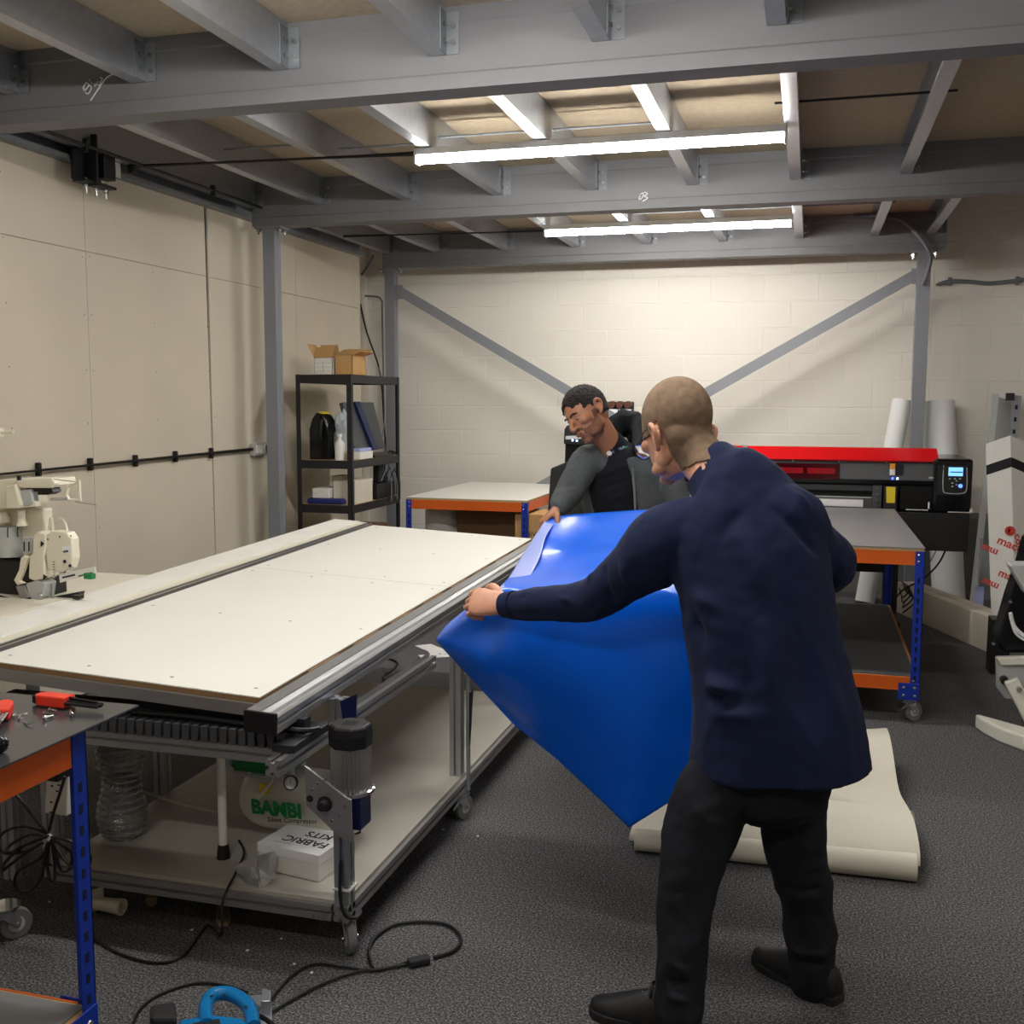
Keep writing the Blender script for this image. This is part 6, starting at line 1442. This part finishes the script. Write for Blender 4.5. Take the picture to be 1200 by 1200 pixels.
for sx in (-1, 1):
    h_ = V(fx.x+sx*.09, 4.80, .92); k_ = V(fx.x+sx*.10, 4.77, .50); a_ = V(fx.x+sx*.11, 4.82, .09)
    etube(b, [h_, (h_+k_)/2, k_, (k_+a_)/2, a_], [(.085, .085), (.068, .068), (.05, .05), (.046, .048), (.032, .034)], (1, 0, 0), 3)
    etube(b, [a_+V(0, .02, -.03), a_+V(0, -.07, -.045), a_+V(0, -.16, -.052)], [(.027, .027), (.027, .022), (.026, .014)], (1, 0, 0), 3)
me = remesh(b, .0036, 4); displace(me, carve_head(TH2)); link_mesh(me, 'body', 'skin_brown', p2)
def pred2(L, n):
    x, y, z = L; n *= .004
    if y > .078: return False
    hl = .058+n if y > .045 else (.030+n if y > .01 else (.018+n if y > -.025 else -.030+n))
    return z > hl
hair_shell(TH2, p2, pred2, 'dark_hair', off=.009, vox=.0036, sm=8, ruff=.004, cran=(.074, .096, .088, .035))
def predb(L, n):
    x, y, z = L; n *= .004
    if (abs(x) < .024 and y > .05 and -.071 < z < -.044): return False
    if y < -.004: return False
    if y > .045: return z < -.034+n-.0*abs(x) and not (abs(x) > .028 and z > -.046+n)
    return z < (.005+n if y < .02 else -.030+n) and abs(x) > .03 and z > -.13
hair_shell(TH2, p2, predb, 'beard', off=.0016, vox=.0034, name='beard')
b = MB(); b.T = TH2
b.tube([(-.022, .0925, -.0545), (0, .097, -.0535), (.022, .0925, -.0545)], .0032, 8, 4); b.tube([(-.018, .092, -.061), (0, .0955, -.062), (.018, .092, -.061)], .0042, 8, 4); b.build('lips', 'lip', p2, smooth=True, each=False)
for sx in (-1, 1):
    b = MB(); b.T = TH2; b.ball((sx*.031, .0730, .0065), (.0125, .0110, .0065)); e = b.build('eye', 'eye_white', p2, smooth=True)
    b = MB(); b.T = TH2; b.ball((sx*.031, .0800, .0045), (.0062, .0048, .0052)); b.build('iris', 'iris', e, smooth=True)
    b = MB(); b.T = TH2; b.tube([(sx*.012, .0925, .026), (sx*.030, .0905, .033), (sx*.050, .078, .027)], lambda t: .0036-.0012*t, 8, 4); b.build('eyebrow', 'dark_hair', p2, smooth=True)
# T-shirt with the small chest print
b = MB()
etube(b, [W(744, 650, 4.80), W(736, 610, 4.78), W(728, 570, 4.75), W(725, 549, 4.73), W(722, 536, 4.72), W(718, 527, 4.71), W(711, 516, 4.68)], [(.175, .125), (.168, .125), (.178, .130), (.165, .115), (.115, .095), (.076, .074), (.064, .065)], (1, .1, 0), 5, 32)
me = remesh(b, .006, 5)
displace(me, wrinkle(.004, (7, 7, 5), [F(695, 560, 735, 545, .012, .007, 4.62), F(690, 580, 740, 560, .012, -.006, 4.62), F(700, 595, 742, 575, .012, .006, 4.62)], 5.))
tee = link_mesh(me, 't_shirt', 'tee_black', p2)
for xx, wdt, mm in ((0, .016, 'paper'), (.020, .035, 'lilac_print'), (.055, .030, 'green_ink')):
    a = at(713+xx*270, 530-xx*60, Y=4.60); b = MB()
    pass
# find the cloth surface so that the print lies on it
bpy.context.view_layer.update()
def on_surface(o, px, py):
    d = (FW + RT*((px-600)/FPX) - UP*((py-600)/FPX)).normalized(); mi = o.matrix_world.inverted()
    h, l, n_, _ = o.ray_cast(mi @ CP, (mi.to_3x3() @ d).normalized()); return (o.matrix_world @ l, n_) if h else (None, None)
l, n_ = on_surface(tee, 714, 531)
if l:
    b = MB(); b.lathe(l+n_*.001, n_, [(0, .006), (0, .012), (.001, .012), (.001, .006)], 16); k = b.build('chest_print', 'paper', tee)
    l2, n2 = on_surface(tee, 718, 531); xd = (on_surface(tee, 729, 526)[0]-l2)
    text('COLOUR', .015, l2+n2*.0015, xd, n2.cross(xd), 'lilac_print', tee, name='chest_lettering'); l3, n3 = on_surface(tee, 729, 528.5)
    text('MAX', .016, on_surface(tee, 728, 528)[0]+n3*.002, xd, n3.cross(xd), 'green_ink', tee, name='chest_lettering')
# jacket: open front, thick cloth
b = MB()
sec = [(W(746, 655, 4.81), .215, .165), (W(738, 610, 4.79), .205, .160), (W(731, 572, 4.77), .210, .160), (W(728, 552, 4.75), .200, .145), (W(726, 540, 4.745), .160, .118), (W(722, 530, 4.74), .115, .095)]
cs = spline([s_[0] for s_ in sec], 4); rs = spline([V(s_[1], s_[2], 0) for s_ in sec], 4); rings = []
for i, c in enumerate(cs):
    t = i/(len(cs)-1); a0 = math.radians(-90+22-4*t); a1 = math.radians(270-46+8*t)
    ang = [a0+(a1-a0)*k/26 for k in range(27)]
    th = .022
    out = [c+V(math.cos(a)*rs[i].x, math.sin(a)*rs[i].y, 0) for a in ang]; inn = [c+V(math.cos(a)*(rs[i].x-th), math.sin(a)*(rs[i].y-th), 0) for a in ang[::-1]]
    rings.append(out+inn)
b.loft(rings)
etube(b, [W(706, 545, 4.70), shR2+V(.0, 0, .0), (shR2+elR2)/2, elR2, (elR2+wrR2)/2, wrR2+V(.012, .016, .008)], [(.07, .07), (.074, .074), (.066, .066), (.058, .058), (.048, .048), (.038, .036)], (0, 0, 1), 4)
etube(b, [W(755, 545, 4.75), shL2, (shL2+elL2)/2, elL2, (elL2+wrL2)/2, wrL2+V(0, .03, 0)], [(.07, .07), (.072, .072), (.064, .064), (.056, .056), (.046, .046), (.038, .036)], (0, 0, 1), 4)
me = remesh(b, .0065, 4)
displace(me, wrinkle(.006, (7, 7, 4), [F(664, 560, 684, 552, .012, .010, 4.58), F(655, 572, 680, 566, .012, -.009, 4.5), F(655, 585, 678, 580, .012, .008, 4.45), F(750, 560, 775, 575, .015, .008, 4.62)], 2., .002))
jk = link_mesh(me, 'jacket', 'jacket_grey', p2)
b = MB()
b.tube([W(706, 532, 4.72), W(712, 515, 4.76), W(724, 497, 4.82), W(738, 492, 4.84), W(749, 504, 4.78), W(748, 530, 4.64)], lambda t: .022+.030*math.sin(t*PI), 14, 6)
b.tube([W(722, 505, 4.84), W(738, 500, 4.90), W(748, 515, 4.86)], .045, 14, 6)
me = remesh(b, .007, 4); displace(me, wrinkle(.008, (12, 12, 12), [], 4.)); link_mesh(me, 'hood', 'hood_black', jk)
b = MB(); b.tube([W(741, 545, 4.590), W(743, 570, 4.605), W(745, 605, 4.62)], .005, 6, 4); b.build('zip', 'galv_dark', jk, smooth=True)
b = MB()
etube(b, [V(fx.x, 4.80, 1.0), V(fx.x, 4.80, .90), V(fx.x, 4.80, .82)], [(.165, .115), (.17, .12), (.13, .11)], (1, 0, 0), 3, 28)
for sx in (-1, 1): etube(b, [V(fx.x+sx*.09, 4.80, .90), V(fx.x+sx*.10, 4.78, .50), V(fx.x+sx*.11, 4.82, .06)], [(.10, .10), (.078, .08), (.06, .066)], (1, 0, 0), 4, 24)
me = remesh(b, .008, 5); link_mesh(me, 'trousers', 'black_jean', p2)
for sx in (-1, 1): shoe(p2, V(fx.x+sx*.12, 4.62, 0), V(fx.x+sx*.11, 4.90, 0))

# ------------------------------------------------------------------ blue vinyl sheet
M['vinyl_blue'] = mat('glossy_blue_vinyl', (0, 96, 226), .34, coat=.16, coatr=.12, spec=.22)
M['vinyl_back'] = mat('blue_reflection_backing', (150, 166, 232), .35, coat=.2)  # white liner with the blue reflection put into its base colour
G = [  # rows from the far edge to the bottom corner; first column is the curled-over left border
 [(652, 611, 4.28), (641, 606, 4.30), (670, 603, 4.30), (710, 600, 4.32), (760, 597, 4.35), (805, 602, 4.30), (860, 622, 4.10)],
 [(640, 628, 4.06), (628, 628, 4.10), (662, 632, 4.12), (708, 622, 4.12), (760, 620, 4.15), (805, 624, 4.10), (860, 642, 3.95)],
 [(633, 652, 3.78), (612, 652, 3.82), (655, 655, 3.86), (706, 645, 3.86), (760, 643, 3.86), (805, 648, 3.82), (860, 664, 3.72)],
 [(618, 680, 3.36), (596, 677, 3.40), (640, 672, 3.46), (700, 663, 3.46), (760, 663, 3.42), (805, 672, 3.36), (860, 688, 3.30)],
 [(597, 690, 3.14), (585, 689, 3.14), (632, 687, 3.16), (690, 680, 3.17), (760, 684, 3.16), (805, 694, 3.15), (860, 712, 3.14)],
 [(570, 698, 3.20), (570, 703, 3.12), (628, 698, 3.10), (688, 694, 3.10), (755, 698, 3.10), (803, 712, 3.10), (858, 728, 3.10)],
 [(543, 716, 3.36), (546, 724, 3.20), (612, 730, 3.09), (680, 735, 3.07), (750, 735, 3.07), (802, 750, 3.08), (856, 764, 3.10)],
 [(516, 748, 3.44), (514, 752, 3.36), (580, 775, 3.12), (660, 790, 3.07), (742, 790, 3.06), (800, 805, 3.07), (850, 818, 3.10)],
 [(556, 790, 3.42), (545, 788, 3.30), (604, 822, 3.13), (680, 845, 3.08), (746, 850, 3.06), (798, 855, 3.08), (845, 858, 3.11)],
 [(586, 822, 3.36), (572, 817, 3.24), (634, 862, 3.13), (695, 895, 3.09), (746, 905, 3.07), (796, 900, 3.09), (840, 890, 3.12)],
 [(614, 850, 3.30), (600, 847, 3.19), (655, 892, 3.13), (703, 937, 3.10), (737, 970, 3.08), (788, 938, 3.10), (832, 912, 3.13)]]
GP = [[at(x, y, Y=Y) for x, y, Y in r] for r in G]
def lsp(p, n, w):
    a = spline(p, n)
    c = [Vector(p[i]).lerp(Vector(p[i+1]), k/n) for i in range(len(p)-1) for k in range(n)]+[Vector(p[-1])]
    return [x.lerp(y, w) for x, y in zip(a, c)]
rows = [lsp(r, 8, (.5, 0, 0, 0, .2, .1, .1, .1, .2, .5, 1)[i]) for i, r in enumerate(GP)]
cols = [lsp([r[i] for r in rows], 7, max(0, 1-abs(i-8)/7)) for i in range(len(rows[0]))]
nu, nv = len(cols), len(cols[0]); b = MB()
b.add([cols[i][j] for j in range(nv) for i in range(nu)], [(j*nu+i, j*nu+i+1, (j+1)*nu+i+1, (j+1)*nu+i) for j in range(nv-1) for i in range(nu-1)])
vs = b.build('blue_vinyl_sheet', ['vinyl_blue', 'vinyl_back'], smooth=True, ang=180)
# keep the blue side towards the room's camera side
me = vs.data
q = me.polygons[(nv//2+15)*(nu-1)+nu//2]
if q.normal.y > 0: me.flip_normals()
so = vs.modifiers.new('thickness', 'SOLIDIFY'); so.thickness = .0012; so.offset = -1; so.material_offset = 1; so.material_offset_rim = 1; so.use_even_offset = False
tag(vs, 'large glossy blue vinyl sheet held up between the two men beside the cutting table', 'vinyl sheet')
